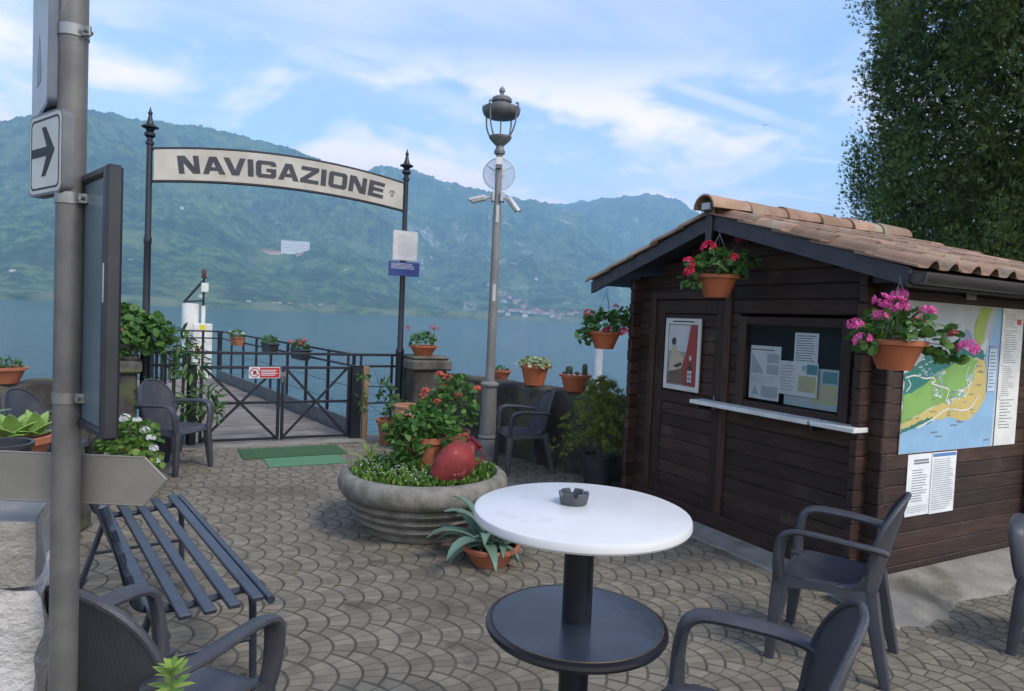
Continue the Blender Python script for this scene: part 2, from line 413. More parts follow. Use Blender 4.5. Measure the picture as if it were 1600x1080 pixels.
MT_D = Mountain([(20, 4), (28.6, 8.9), (30.7, 9.55), (33.1, 9.95), (35, 9.8), (38.2, 9.3), (60, 4)], lambda a: 4300 + 0 * a, lambda a: 5200 + 0 * a, 51, 900.)
M_FA = forestmat('forest', (.034, .074, .030), (.13, .20, .06), (.17, .21, .07), (.34, .33, .31), .62, .70, 1.0)
M_FB = forestmat('forest_rocky', (.034, .072, .032), (.125, .19, .065), (.16, .20, .07), (.42, .40, .37), .56, .64, .8)
MT_A.build('hills', -75, 26, 940, 230, M_FA, 10, 5)
MT_B.build('hills', -10, 52, 520, 170, M_FB, 14, 9)
MT_C.build('hills', 14, 130, 640, 170, M_FB, 15, 9)
MT_D.build('hills', 20, 60, 160, 50, M_FB, 30, 14)

# water: one sheet to the far shore
m = bpy.data.materials.new('lake_water'); m.use_nodes = True; g = NB(m.node_tree); bs = m.node_tree.nodes['Principled BSDF']
pos = g.n('ShaderNodeNewGeometry').outputs['Position']
g.lk(g.mix(g.rng(g.noise(g.scaled(pos, (.02, .1, 1)), 1, 4), .35, .65), (.018, .075, .098, 1), (.028, .095, .118, 1)), bs.inputs['Base Color'])
bs.inputs['Roughness'].default_value = .12; bs.inputs['IOR'].default_value = 1.33
hgt = g.math('ADD', g.math('MULTIPLY', g.noise(g.scaled(pos, (.55, 1.6, 1), rot=(0, 0, rad(-20))), 1.6, 3, .6), .6),
             g.math('MULTIPLY', g.noise(g.scaled(pos, (.10, .30, 1), rot=(0, 0, rad(-28))), 1.0, 4, .6), 1.6))
b = g.n('ShaderNodeBump'); b.inputs['Strength'].default_value = .8; b.inputs['Distance'].default_value = .25
g.lk(hgt, b.inputs['Height']); g.lk(b.outputs[0], bs.inputs['Normal'])
M_WATER = m
lk = MB(); lk.add([(-9000, -60, LAKE_Z), (9000, -60, LAKE_Z), (9000, 9000, LAKE_Z), (-9000, 9000, LAKE_Z)], [(0, 1, 2, 3)])
tag(lk.build('lake', M_WATER, smooth=0), kind='structure')
# lake bed, so that the sheet lies on something

# ------------------------------------------------------------------ materials of the place
M_JOINT = pmat('mortar_joint', (.098, .088, .070), (.060, .055, .040), 5, .95, .5, 60, c3=(.06, .07, .035), lo3=.6, hi3=.75)
M_PAVE = pmat('paving', (.168, .145, .106), (.208, .181, .134), 9, .82, .35, 130, obr=0, isl=.19, c3=(.118, .094, .070), scale3=.9, lo3=.48, hi3=.72, bdist=.004, c4=(.085, .072, .052), scale4=2.6, lo4=.56, hi4=.74)
M_PAVE1 = pmat('paving_stone', (.168, .145, .106), (.208, .181, .134), 9, .82, .35, 130, obr=.19, c3=(.118, .094, .070), scale3=.9, lo3=.48, hi3=.72, bdist=.004, c4=(.085, .072, .052), scale4=2.6, lo4=.56, hi4=.74)
M_CONC = pmat('cement', (.285, .262, .222), (.215, .197, .165), 5, .9, .9, 50, c3=(.13, .115, .08), scale3=2.2, lo3=.5, hi3=.68)
M_STONE = pmat('old_stone', (.095, .085, .07), (.035, .032, .027), 3.5, .92, .9, 28, c3=(.09, .10, .045), scale3=2.4, lo3=.52, hi3=.66, bdist=.02)
M_STONE_CAP = pmat('cap_stone', (.15, .135, .115), (.065, .058, .05), 5, .92, .8, 40, c3=(.11, .12, .06), scale3=3, lo3=.5, hi3=.66, bdist=.012)
M_IRON = pmat('dark_iron_paint', (.007, .009, .016), (.012, .014, .022), 9, .42, .12, 90, c3=(.045, .03, .022), scale3=7, lo3=.68, hi3=.78)
M_DECK = pmat('weathered_deck', (.27, .235, .20), (.17, .145, .125), 3, .85, .5, 14, stretch=(1.2, 9, 9), obr=.22)
M_POSTWOOD = pmat('tan_timber', (.30, .19, .10), (.20, .12, .06), 5, .75, .4, 18, stretch=(9, 9, 1))
M_MAT1 = pmat('turf_mat', (.040, .105, .038), (.055, .135, .05), 60, .95, .9, 300)
M_MAT2 = pmat('green_mat', (.085, .215, .105), (.10, .245, .125), 40, .9, .6, 260)
M_WHITE = pmat('white_paint', (.72, .72, .70), (.60, .59, .55), 4, .5, .1, 40, c3=(.42, .38, .30), scale3=3, lo3=.66, hi3=.82)
M_GREYMETAL = pmat('grey_metal', (.12, .13, .14), (.17, .18, .19), 6, .45, .1, 40, metal=.4)

# ------------------------------------------------------------------ the quay: a mortar bed with fan-laid stones on it
def inside(poly, x, y):
    c = False; n = len(poly); j = n - 1
    for i in range(n):
        if (poly[i][1] > y) != (poly[j][1] > y) and x < (poly[j][0] - poly[i][0]) * (y - poly[i][1]) / (poly[j][1] - poly[i][1]) + poly[i][0]: c = not c
        j = i
    return c
QUAY = [(-14, -14), (24, -14), (24, 12), (9, 7.6), (5.2, 5.9), (4.62, 5.55), (4.36, 5.85), (4.2, 6.35), (4.02, 7.0), (3.72, 7.85), (3.42, 8.78), (-.45, 8.78), (-1.3, 7.75), (-2.6, 6.7), (-6, 5.0), (-14, 2.5)]
q = MB(); q.prism(QUAY, LAKE_Z - 2, -.0020)
GROUND = tag(q.build('ground', M_JOINT, smooth=0), kind='structure')
strip = MB(); strip.box((.2, 8.36, -.03), (3.3, 8.80, .004), .003)
tag(strip.build('threshold', pmat('threshold_cement', (.27, .25, .215), (.20, .185, .155), 5, .9, .4, 60), smooth=0), kind='structure')

# segmental arcs: strips PW wide of nested arcs PS apart; every band is cut by radial joints
PW, PS, PK, PROT = .278, .109, 3.3, rad(-8.3)
def clip(ring, q0, n, k):
    """keep the part of a tagged ring on the n side of the line through q0; the new edge gets joint k"""
    out = []; m = len(ring)
    for i in range(m):
        (p, jp), (c, jc) = ring[i], ring[(i + 1) % m]; sp_, sc = (p - q0).dot(n), (c - q0).dot(n)
        if sp_ >= 0: out.append((p, jp if sc >= 0 else jp))
        if (sp_ >= 0) != (sc >= 0):
            x = p + (c - p) * (sp_ / (sp_ - sc)); out.append((x, k if sp_ >= 0 else jp))
    return out
def wedge_outline(y0, y1):
    """one stone: the part of a band (tip of its outer arc at the origin) between the radial joints through y0 and y1; points and, per edge, the joint"""
    J, K = .0066, .0030; ring = []; h = PW / 2; e1 = 0.0; e3 = PS / (2 * PK * PW)
    cL = PK * ((PW / 2 + e1) ** 2 - (h - e1) ** 2); cU = PK * ((h - e3) ** 2 - (h + e3) ** 2)
    seg = lambda a, b_, n, f: [(Vector((f(a + (b_ - a) * i / n), a + (b_ - a) * i / n)), J) for i in range(n)]
    ring += seg(-h + e3, -h + e1, 3, lambda y: cL - PK * (y + PW) ** 2)
    ring += seg(-h + e1, h + e3, 12, lambda y: -PK * y * y)
    ring += seg(h + e3, h + e1, 3, lambda y: cU - PK * (y - PW) ** 2)
    ring += seg(h + e1, -h + e3, 9, lambda y: -PS - PK * y * y)
    q0 = Vector((-.34, .0))
    for yy, s_ in ((y0, 1), (y1, -1)):
        if yy is None: continue
        d = Vector((-PK * yy * yy, yy)) - q0; d.normalize(); ring = clip(ring, q0, Vector((-d.y, d.x)) * s_, K)
    pts = []; jo = []
    for p, j in ring:
        if pts and (p - pts[-1]).length < .004: jo[-1] = j; continue
        pts.append(p); jo.append(j)
    return pts, jo
def shrink(poly, jo, more):
    """move every edge inwards by its own joint and meet the neighbours again"""
    out = []; n = len(poly)
    for i in range(n):
        p, c, e = poly[i - 1], poly[i], poly[(i + 1) % n]
        a = (c - p).normalized(); b = (e - c).normalized(); d0, d1 = jo[i - 1] + more, jo[i] + more
        na = Vector((-a.y, a.x)); nb = Vector((-b.y, b.x)); cr = a.x * b.y - a.y * b.x
        if abs(cr) < .15: out.append(c + (na * d0 + nb * d1) * .5); continue
        q1 = c + na * d0; w_ = (c + nb * d1) - q1; t = (w_.x * b.y - w_.y * b.x) / cr
        v = q1 + a * t - c
        if v.length > .03: v = v.normalized() * .03
        out.append(c + v)
    return out
def stone_shape(y0, y1, dz):
    ring, jo = wedge_outline(y0, y1)
    lo = shrink(ring, jo, 0); hi = shrink(ring, jo, .0010)
    return [(p.x, p.y, -.0035) for p in lo], [(p.x, p.y, dz + random.uniform(-.0003, .0003)) for p in hi]
SPLITS = [[None, -.072, -.002, .062, .128, None], [None, -.080, -.010, .056, .120, None], [None, -.064, .006, .070, .134, None], [None, -.076, .002, .052, .126, None]]
STONES = []
for sp in SPLITS:
    for k in range(5): STONES.append([stone_shape(sp[k], sp[k + 1], random.uniform(-.0004, .0004)) for _ in range(2)])
KIOSK_FOOT = (3.78, 2.46, 6.2, 5.2)
pave_poly = [(-3.6, .2), (3, -1), (9, -1), (9, 2.5), (3.9, 2.6), (3.9, 5.2), (4.2, 5.5), (4.05, 6.1), (3.86, 6.75), (3.6, 7.6), (3.32, 8.36), (-.4, 8.36), (-1.1, 7.6), (-2.4, 6.5), (-3.6, 5.9)]
cands = []
ca, sa = math.cos(PROT), math.sin(PROT)
for i in range(-50, 110):
    for j in range(-22, 46):
        lx, ly = i * PS, j * PW
        x, y = lx * ca - ly * sa, lx * sa + ly * ca
        if not inside(pave_poly, x, y): continue
        if x * fwd.x + y * fwd.y < 1.6: continue
        s_ = random.randrange(4)
        for k in range(5): cands.append((x, y, s_ * 5 + k))
def in_frame(x, y):
    v = Vector((x, y, -EYE)); dz = v.dot(fwd)
    return dz > .5 and abs(v.dot(rt) / dz) < .755 and abs(v.dot(up) / dz) < .51
def tucked(x, y):   # under the bench, the chairs or the table top, where the picture shows nothing of them
    return (x < .42 and y < 4.7) or (x > 1.2 and y < 2.55)
near = sorted(range(len(cands)), key=lambda n: (not in_frame(cands[n][0], cands[n][1]) or tucked(cands[n][0], cands[n][1]), math.hypot(cands[n][0], cands[n][1])))
single = set(near[:300]); field = MB(); smesh = {}
for n, (x, y, t) in enumerate(cands):
    va = random.randrange(2); lo, hi = STONES[t][va]; k = len(lo)
    F = [tuple(range(k, 2 * k))] + [(i, (i + 1) % k, k + (i + 1) % k, k + i) for i in range(k)]
    if n in single:
        if (t, va) not in smesh:
            mb = MB(); mb.add(lo + hi, F); smesh[t, va] = mb.mesh('paving_stone', M_PAVE1, 0)
        o = place('paving_stone', smesh[t, va], GROUND, (x, y, random.uniform(-.0004, .0004)), (0, 0, PROT))
    else:
        dz = random.uniform(-.0004, .0004)
        field.add([(x + a * ca - b * sa, y + a * sa + b * ca, c + dz) for a, b, c in lo + hi], F)
tag(field.build('paving_field', M_PAVE, GROUND, smooth=0), kind='stuff')

# green mats before the gate
mt = MB(); mt.box((.86, 7.66, .001), (1.985, 8.19, .014), .004)
tag(mt.build('door_mat', M_MAT1), 'dark green turf mat lying nearest the pier gate', 'mat', 'green mats before the gate')
mt = MB(); mt.box((1.06, 7.20, .001), (1.87, 7.63, .010), .003)
tag(mt.build('door_mat', M_MAT2), 'pale green smooth mat, the smaller one farther from the gate', 'mat', 'green mats before the gate')

# ------------------------------------------------------------------ lake walls and gate pillars
def rough_wall(name, line, thick, h, label, seed):
    """stone parapet along a line; its lake side lies to the left of the line's direction"""
    L = [Vector((*p, 0)) for p in line]; pts = []
    for a, b in zip(L, L[1:]):
        n = max(2, int((b - a).length / .09)); pts += [a + (b - a) * (i / n) for i in range(n)]
    pts.append(L[-1]); G = []
    def prof(i):
        t = (pts[min(i + 1, len(pts) - 1)] - pts[max(i - 1, 0)]).normalized(); nn = Vector((-t.y, t.x, 0))
        row = []
        for o_, z in [(0, -.1), (.0, .12), (.005, .3), (.01, .45), (.012, .6), (.015, .72), (.02, h - .03), (.05, h), (thick * .5, h + .01), (thick - .04, h), (thick, h - .04), (thick, .4), (thick, -1.2)]:
            e = .022 * (vnoise(np.array(i * .35 + z * 3), np.array(z * 6.0 + o_ * 4), seed) - .5)
            row.append(pts[i] + nn * (o_ + e) + Vector((0, 0, z + e * (z > .3))))
        return row
    G = [prof(i) for i in range(len(pts))]
    m_ = MB(); m_.sheet(G); k = len(G[0]); m_.f.append(tuple(range(k))); m_.f.append(tuple(len(m_.v) - 1 - i for i in range(k))); m_.m += [0, 0]
    return tag(m_.build(name, M_STONE), label, 'wall')
rough_wall('lake_wall', [(4.32, 5.42), (4.22, 5.66), (4.04, 6.1), (3.87, 6.75), (3.62, 7.6), (3.36, 8.34)][::-1], .32, .87, 'mossy dark stone parapet between the gate pillar and the kiosk', 3)
rough_wall('lake_wall', [(-.44, 8.40), (-1.05, 7.62), (-2.3, 6.6), (-6, 4.7)][::-1], .32, .84, 'low stone lake wall at the far left carrying a bowl of green', 9)
def pillar(x0, x1, y0, y1, h, label):
    t = thing('stone_pillar', label, 'pillar', ((x0 + x1) / 2, (y0 + y1) / 2, 0)); a, b_ = (x1 - x0) / 2, (y1 - y0) / 2
    s_ = MB(); s_.box((-a, -b_, -.1), (a, b_, h - .19), .02); s_.box((-a - .03, -b_ - .03, -.1), (a + .03, b_ + .03, .12), .02)
    s_.build('shaft', M_STONE, t)
    c_ = MB(); c_.box((-a - .05, -b_ - .05, h - .188), (a + .05, b_ + .05, h - .05), .025); c_.box((-a - .02, -b_ - .02, h - .048), (a + .02, b_ + .02, h), .02)
    c_.build('cap', M_STONE_CAP, t); return t
pillar(2.98, 3.44, 8.26, 8.74, 1.10, 'weathered stone gate pillar carrying a terracotta bowl of geraniums')
pillar(-.50, -.17, 8.30, 8.72, 1.06, 'dark stone gate pillar behind the chair at the left')

# ------------------------------------------------------------------ pier: plank deck on beams and piles, railings, gate
PIER = thing('pier', 'grey plank boat pier leading out over the lake', 'pier', (1.38, 8.74, 0), rad(8.3))
PL = MB(); PL.box((-.93, -.056, -.035), (.93, .056, 0), .006); plm = PL.mesh('plank', M_DECK)
for i in range(62): place('plank', plm, PIER, (random.uniform(-.01, .01), .09 + i * .121, random.uniform(-.003, .003) - .003), (0, 0, random.uniform(-.002, .002)))
for x in (-.8, 0, .8):
    m_ = MB(); m_.box((x - .06, .02, -.24), (x + .06, 7.55, -.037), .01); m_.build('beam', M_GREYMETAL, PIER)
for y in (2.2, 5.0, 7.3):
    for x in (-.75, .75):
        m_ = MB(); m_.cyl((x, y, -5.4), (x, y, -.24), .11, n=14); m_.build('pile', M_GREYMETAL, PIER)
m_ = MB(); m_.box((.955, .05, -.10), (.985, 7.5, .21), .004); m_.box((-.985, .05, -.10), (-.955, 7.5, .21), .004)
m_.build('side_girder', pmat('galvanised_girder', (.10, .11, .12), (.15, .16, .17), 5, .5, .1, 30, metal=.3), PIER)
def railing(name, label, a, b, n, group, first=True):
    a = Vector(a); b = Vector(b); t = thing(name, label, 'railing', a, math.atan2(b.y - a.y, b.x - a.x), group); L = (b - a).length
    pm = MB(); pm.box((-.025, -.018, -.28), (.025, .018, 1.05), .004); pm = pm.mesh('post', M_IRON)
    for i in range(n): place('post', pm, t, (L * i / (n - 1), 0, 0))
    for z, s_ in ((1.065, .034), (.91, .030)):
        r_ = MB(); r_.box((-.02, -s_ / 2, z - s_ / 2), (L + .02, s_ / 2, z + s_ / 2), .006); r_.build('rail', M_IRON, t)
    for z in (.63, .38):
        r_ = MB(); r_.tube([(L * i / 12, 0, z - .012 * math.sin(math.pi * ((i / 12 * (n - 1)) % 1))) for i in range(13)], .005, 6); r_.build('wire', M_IRON, t)
    return t
def pier_pt(x, y, z=0): return Vector((1.38 + x * math.cos(rad(8.3)) - y * math.sin(rad(8.3)), 8.74 + x * math.sin(rad(8.3)) + y * math.cos(rad(8.3)), z))
railing('pier_railing', 'black pier railing on the right with planters hung on it', pier_pt(1.02, .1), pier_pt(1.02, 7.5), 9, 'pier railings')
railing('pier_railing', 'black pier railing on the left half hidden by leaves', pier_pt(-1.02, .1), pier_pt(-1.02, 7.5), 9, 'pier railings')
railing('pier_railing', 'black railing closing the far end of the pier', pier_pt(-.98, 7.56), pier_pt(.98, 7.56), 7, 'pier railings')

def gate_leaf(x0, x1, label, latch):
    t = thing('pier_gate', label, 'gate', ((x0 + x1) / 2, 8.64, 0), 0, 'double pier gate'); h = (x1 - x0) / 2
    for x in (-h + .018, h - .018):
        m_ = MB(); m_.box((x - .018, -.018, .02), (x + .018, .018, .935), .004); m_.build('stile', M_IRON, t)
    for z in (.04, .485, .915):
        m_ = MB(); m_.box((-h + .037, -.015, z - .017), (h - .037, .015, z + .017), .004); m_.build('crossbar', M_IRON, t)
    for s_ in (-1, 1):
        m_ = MB(); m_.bar((-h + .04, .019 * s_ - .0, .48 - .43 * s_), (h - .04, .019 * s_, .48 + .43 * s_), .006, .032, .002); m_.build('brace', M_IRON, t)
    if latch:
        m_ = MB(); m_.box((-h - .03, -.03, .80), (-h + .05, -.018, .86), .005); m_.cyl((-h + .0, -.055, .80), (-h + .0, -.055, .74), .018, n=10); m_.build('latch', M_GREYMETAL, t)
gate_leaf(.47, 1.375, 'left leaf of the black cross-braced pier gate', False)
gate_leaf(1.39, 2.245, 'right leaf of the black cross-braced pier gate', True)
t = thing('gate_post', 'broad black gate post at the right end of the pier gate', 'post', (2.315, 8.62, 0))
m_ = MB(); m_.box((-.065, -.06, -.05), (.065, .06, .94), .006); m_.build('shaft', M_IRON, t)
m_ = MB(); m_.box((-.068, -.066, .941), (.068, .066, .948), .002); m_.build('cap', M_IRON, t)
t = thing('gate_post', 'narrow black gate post behind the chair at the left', 'post', (.40, 8.64, 0))
m_ = MB(); m_.box((-.04, -.04, -.05), (.04, .04, .94), .006); m_.build('shaft', M_IRON, t)
m_ = MB(); m_.box((-.043, -.043, .941), (.043, .043, .948), .002); m_.build('cap', M_IRON, t)
m_ = MB(); m_.box((-.036, -.03, -.03), (.036, .03, .945), .006); m_.tube([(-.036, -.032, .7), (.036, -.032, .7)], .004, 6)
tag(m_.build('timber_post', M_POSTWOOD, None, 35, (2.425, 8.56, 0)), 'tan timber post strapped to the black gate post', 'post')
t = thing('quay_railing', 'black horizontal rails running across the gateway to the right pillar', 'railing', (-.1, 8.72, 0))
for z, s_, xa, xb in ((1.082, .034, .0, 2.98), (.93, .03, 2.50, 2.98), (.66, .012, 2.5, 2.98), (.44, .022, 2.5, 2.98), (.93, .03, .06, .47)):
    m_ = MB(); m_.box((xa, -s_ / 2, z - s_ / 2), (xb, s_ / 2, z + s_ / 2), .005); m_.build('rail', M_IRON, t)
for x in (2.33, 2.50, 2.92, .12, .30, .21, .40):
    m_ = MB(); zz = .947 if x in (2.33,) else -.02
    m_.box((x - .016, -.012, zz if zz > 0 else -.02), (x + .016, .012, 1.064), .003); m_.build('post', M_IRON, t)

# ------------------------------------------------------------------ arch sign NAVIGAZIONE
ARCH = thing('entrance_arch', 'arched iron gateway sign reading NAVIGAZIONE on two finial posts', 'sign', (0, 8.62, 0))
XL, XR = -.095, 2.892
for x in (XL, XR):
    m_ = MB(); m_.lathe([(.062, -.02), (.062, .04), (.050, .06), (.050, 1.10), (.056, 1.12), (.056, 1.16), (.040, 1.19), (.036, 2.3), (.043, 2.32), (.043, 2.36), (.034, 2.39), (.031, 3.40)], 16, (x, 0, 0), cap1=True)
    p_ = m_.build('post', M_IRON, ARCH)
    m_ = MB(); m_.lathe([(.031, 3.401), (.046, 3.405), (.046, 3.43), (.030, 3.45), (.030, 3.475), (.058, 3.50), (.058, 3.525), (.034, 3.545), (.050, 3.575), (.088, 3.59), (.088, 3.60), (.045, 3.625), (.030, 3.66), (.016, 3.73), (.024, 3.745), (.024, 3.755), (.014, 3.77), (.004, 3.815), (0, 3.82)], 16, (x, 0, 0))
    m_.build('finial', M_IRON, p_)
ztop = lambda x: 3.345 + .140 * (1 - ((x - 1.40) / 1.49) ** 2)
zbot = lambda x: ztop(x) - .335 - .03 * (1 - ((x - 1.40) / 1.49) ** 2)
xs = [XL + .045 + (XR - XL - .09) * i / 40 for i in range(41)]
M_SIGNFACE = pmat('sign_enamel', (.47, .445, .39), (.39, .36, .31), 3, .45, .05, 30, c3=(.26, .20, .13), scale3=5, lo3=.6, hi3=.82)
m_ = MB(); ring = [(x, ztop(x)) for x in xs] + [(x, zbot(x)) for x in xs[::-1]]
V = [(x, y, z) for y in (-.018, .018) for x, z in ring]; n = len(ring)
F = [(i, i + 1, 81 - 0 - i - 1, 81 - i) for i in range(40)] + [(n + i, n + 81 - i, n + 80 - i, n + i + 1) for i in range(40)]
m_.add(V, F)
PANEL = m_.build('sign_panel', M_SIGNFACE, ARCH)
for fz, d in ((ztop, .012), (zbot, -.012)):
    m_ = MB(); m_.tube([(XL + .028, 0, fz(XL) + d)] + [(x, 0, fz(x) + d) for x in xs] + [(XR - .028, 0, fz(XR) + d)], .017, 8); m_.build('frame_tube', M_IRON, ARCH)
GL = {'N': (1.15, [[(0,0),(.3,0),(.3,.63),(.75,0),(1.15,0),(1.15,1),(.85,1),(.85,.38),(.42,1),(0,1)]]),
      'A': (1.25, [[(0,0),(.33,0),(.41,.2),(.625,.2),(.625,.4),(.5,.4),(.625,.72),(.625,1),(.42,1)], [(1.25,0),(.83,1),(.625,1),(.625,.72),(.75,.4),(.625,.4),(.625,.2),(.84,.2),(.92,0)]]),
      'V': (1.25, [[(0,1),(.42,0),(.83,0),(1.25,1),(.92,1),(.625,.32),(.33,1)]]), 'I': (.33, [[(0,0),(.33,0),(.33,1),(0,1)]]),
      'G': (1.2, [[(1.2,.70),(.88,.70),(.88,.78),(.32,.78),(.32,.22),(.88,.22),(.88,.36),(.62,.36),(.62,.56),(1.2,.56),(1.2,.14),(1.06,0),(.14,0),(0,.14),(0,.86),(.14,1),(1.06,1),(1.2,.86)][::-1]]),
      'Z': (1.15, [[(0,0),(1.15,0),(1.15,.23),(.43,.23),(1.15,.78),(1.15,1),(.05,1),(.05,.77),(.72,.77),(0,.22)]]),
      'O': (1.2, [[(.6,0),(.6,.23),(.32,.23),(.32,.77),(.6,.77),(.6,1),(.14,1),(0,.86),(0,.14),(.14,0)], [(.6,0),(1.06,0),(1.2,.14),(1.2,.86),(1.06,1),(.6,1),(.6,.77),(.88,.77),(.88,.23),(.6,.23)]]),
      'E': (1.05, [[(0,0),(1.05,0),(1.05,.23),(.32,.23),(.32,.4),(1,.4),(1,.61),(.32,.61),(.32,.77),(1.05,.77),(1.05,1),(0,1)]])}
M_LETTER = pmat('letter_paint', (.016, .018, .03), (.03, .03, .042), 8, .45, c3=(.10, .09, .08), scale3=9, lo3=.72, hi3=.84)
word = 'NAVIGAZIONE'; gaps = [.14, -.05, .10, .14, .12, .10, .14, .16, .14, .16]
tot = sum(GL[c][0] for c in word) + sum(gaps); LH = 2.40 / tot; xx = .19
for i, c in enumerate(word):
    wd, polys = GL[c]; xm = xx + wd * LH / 2; zm = (ztop(xm) + zbot(xm)) / 2
    slope = math.atan2(ztop(xm + .1) - ztop(xm - .1), .2)
    M = Matrix.Translation((xm, -.0195, zm)) @ Matrix.Rotation(-slope, 4, 'Y') @ Matrix.Rotation(rad(90), 4, 'X')
    m_ = MB()
    for p in polys: m_.prism([((a - wd / 2) * LH, (b - .5) * LH * 1.04) for a, b in p], -.0005, .003, 0, M)
    m_.build('letter', M_LETTER, PANEL, 0); xx += (wd + (gaps[i] if i < 10 else 0)) * LH
# small round emblem at the right end of the sign
m_ = MB(); M = Matrix.Translation((2.70, -.0195, (ztop(2.7) + zbot(2.7)) / 2)) @ Matrix.Rotation(rad(90), 4, 'X')
m_.tube([(.032 * math.cos(a), .032 * math.sin(a) + .005, 0) for a in [rad(-10 + 20 * k) for k in range(11)]], .005, 6, M=M)
m_.prism([(-.006, -.03), (.006, -.03), (.006, .02), (-.006, .02)], 0, .003, 0, M); m_.prism([(-.024, -.036), (.024, -.036), (.024, -.0305), (-.024, -.0305)], 0, .003, 0, M)
m_.build('emblem', M_LETTER, PANEL, 0)

# ------------------------------------------------------------------ ticket kiosk
def woodmat(name, st):
    return pmat(name, (.026, .013, .009), (.050, .024, .015), 3.2, .58, .5, 12, stretch=st, obr=.38, c3=(.085, .062, .05), scale3=3.0, lo3=.54, hi3=.80, spec=.4)
M_WX = woodmat('dark_stained_board_x', (1.2, 11, 11)); M_WY = woodmat('dark_stained_board_y', (11, 1.2, 11)); M_WZ = woodmat('dark_stained_board_z', (11, 11, 1.2))
M_WEND = pmat('board_end_grain', (.085, .048, .030), (.05, .027, .018), 30, .8, .5, 70, obr=.3)
M_FASCIA = pmat('slate_painted_fascia', (.030, .030, .038), (.045, .042, .05), 6, .5, .2, 30, stretch=(2, 2, 2))
M_TILE = pmat('clay_tile', (.33, .205, .135), (.235, .145, .095), 6, .85, .5, 60, obr=.34, c3=(.26, .235, .17), scale3=4.5, lo3=.5, hi3=.70, bdist=.006)
M_GLASS = bpy.data.materials.new('window_glass'); M_GLASS.use_nodes = True; g = NB(M_GLASS.node_tree)
_gl = g.n('ShaderNodeBsdfGlossy'); _gl.inputs['Roughness'].default_value = .02; _gl.inputs['Color'].default_value = (.9, .95, 1, 1)
_tr = g.n('ShaderNodeBsdfTransparent'); _tr.inputs['Color'].default_value = (.975, .99, .99, 1)
_fr = g.n('ShaderNodeFresnel'); _fr.inputs['IOR'].default_value = 1.38; _mx = g.n('ShaderNodeMixShader')
g.lk(g.math('ADD', _fr.outputs[0], .0), _mx.inputs[0]); g.lk(_tr.outputs[0], _mx.inputs[1]); g.lk(_gl.outputs[0], _mx.inputs[2]); g.lk(_mx.outputs[0], M_GLASS.node_tree.nodes['Material Output'].inputs[0])
flat = {}
def ink(name, c, rough=.6):
    if name not in flat: flat[name] = pmat(name, c, tuple(min(1, v * .88) for v in c), 7, rough, c3=None)
    return flat[name]
M_PAPER = ink('paper', (.84, .86, .86)); M_PRINT = ink('print_grey', (.22, .23, .25)); M_PAPERBLUE = ink('paper_blue', (.50, .60, .66))

KX, KXB, KY, KYN, KZ, BH = 3.97, 5.95, 2.65, 5.00, .05, .107
RY, RZ, RS = 3.825, 2.48, .305
roof_z = lambda y: RZ - RS * abs(y - RY)
KIOSK = thing('ticket_kiosk', 'dark brown timber ticket kiosk with a clay tile gable roof', 'kiosk', (KX, KY, 0))
KO = Vector((KX, KY, 0))
def kb(name, lo, hi, b, mats, parent=None, mi=0):
    m_ = MB(); m_.box(tuple(Vector(lo) - KO), tuple(Vector(hi) - KO), b); return m_.build(name, mats, parent or KIOSK)
DOOR = (3.90, 4.72, .14, 1.87); WIN = (2.79, 3.75, 1.04, 1.74)
def segs(a, b, z0, z1, openings):
    out = [(a, b)]
    for o0, o1, p0, p1 in openings:
        if z1 <= p0 + .01 or z0 >= p1 - .01: continue
        nx = []
        for s0, s1 in out:
            if o1 <= s0 or o0 >= s1: nx.append((s0, s1)); continue
            if o0 - s0 > .02: nx.append((s0, o0))
            if s1 - o1 > .02: nx.append((o1, s1))
        out = nx
    return out
r = 0
while True:                                                   # gable ends: boards run along y
    z0 = KZ + r * BH; z1 = z0 + BH - .001
    lim = (RZ - .03 - z1) / RS
    if lim < .1: break
    ext = z1 < 2.02
    a = KY - .10 + random.uniform(-.006, .006) if ext else max(KY + .0, RY - lim); b = KYN + .10 + random.uniform(-.006, .006) if ext else min(KYN, RY + lim)
    for s0, s1 in segs(a, b, z0, z1, [DOOR, WIN]): kb('wall_board', (KX + random.uniform(-.002, .002), s0, z0), (KX + .055, s1, z1), .007, M_WY)
    kb('wall_board', (KXB - .055, a, z0), (KXB, b, z1), .010, M_WY); r += 1
for r in range(19):                                           # long sides: boards run along x, half a course lower
    z0 = KZ - .03 + r * BH; z1 = z0 + BH - .001
    if z1 > 2.10: break
    e0, e1 = KX - .10 + random.uniform(-.006, .006), KXB + .1
    kb('wall_board', (e0, KY + random.uniform(-.002, .002), max(z0, .03)), (e1, KY + .055, z1), .007, M_WX)
    kb('wall_board', (e0, KYN - .055, max(z0, .03)), (e1, KYN, z1), .010, M_WX)
# floor inside, skirting
kb('floor', (KX + .06, KY + .06, .02), (KXB - .06, KYN - .06, .06), 0, M_WX)
kb('skirting', (KX - .032, KY + .14, .028), (KX - .003, KYN - .06, .165), .006, M_WY)
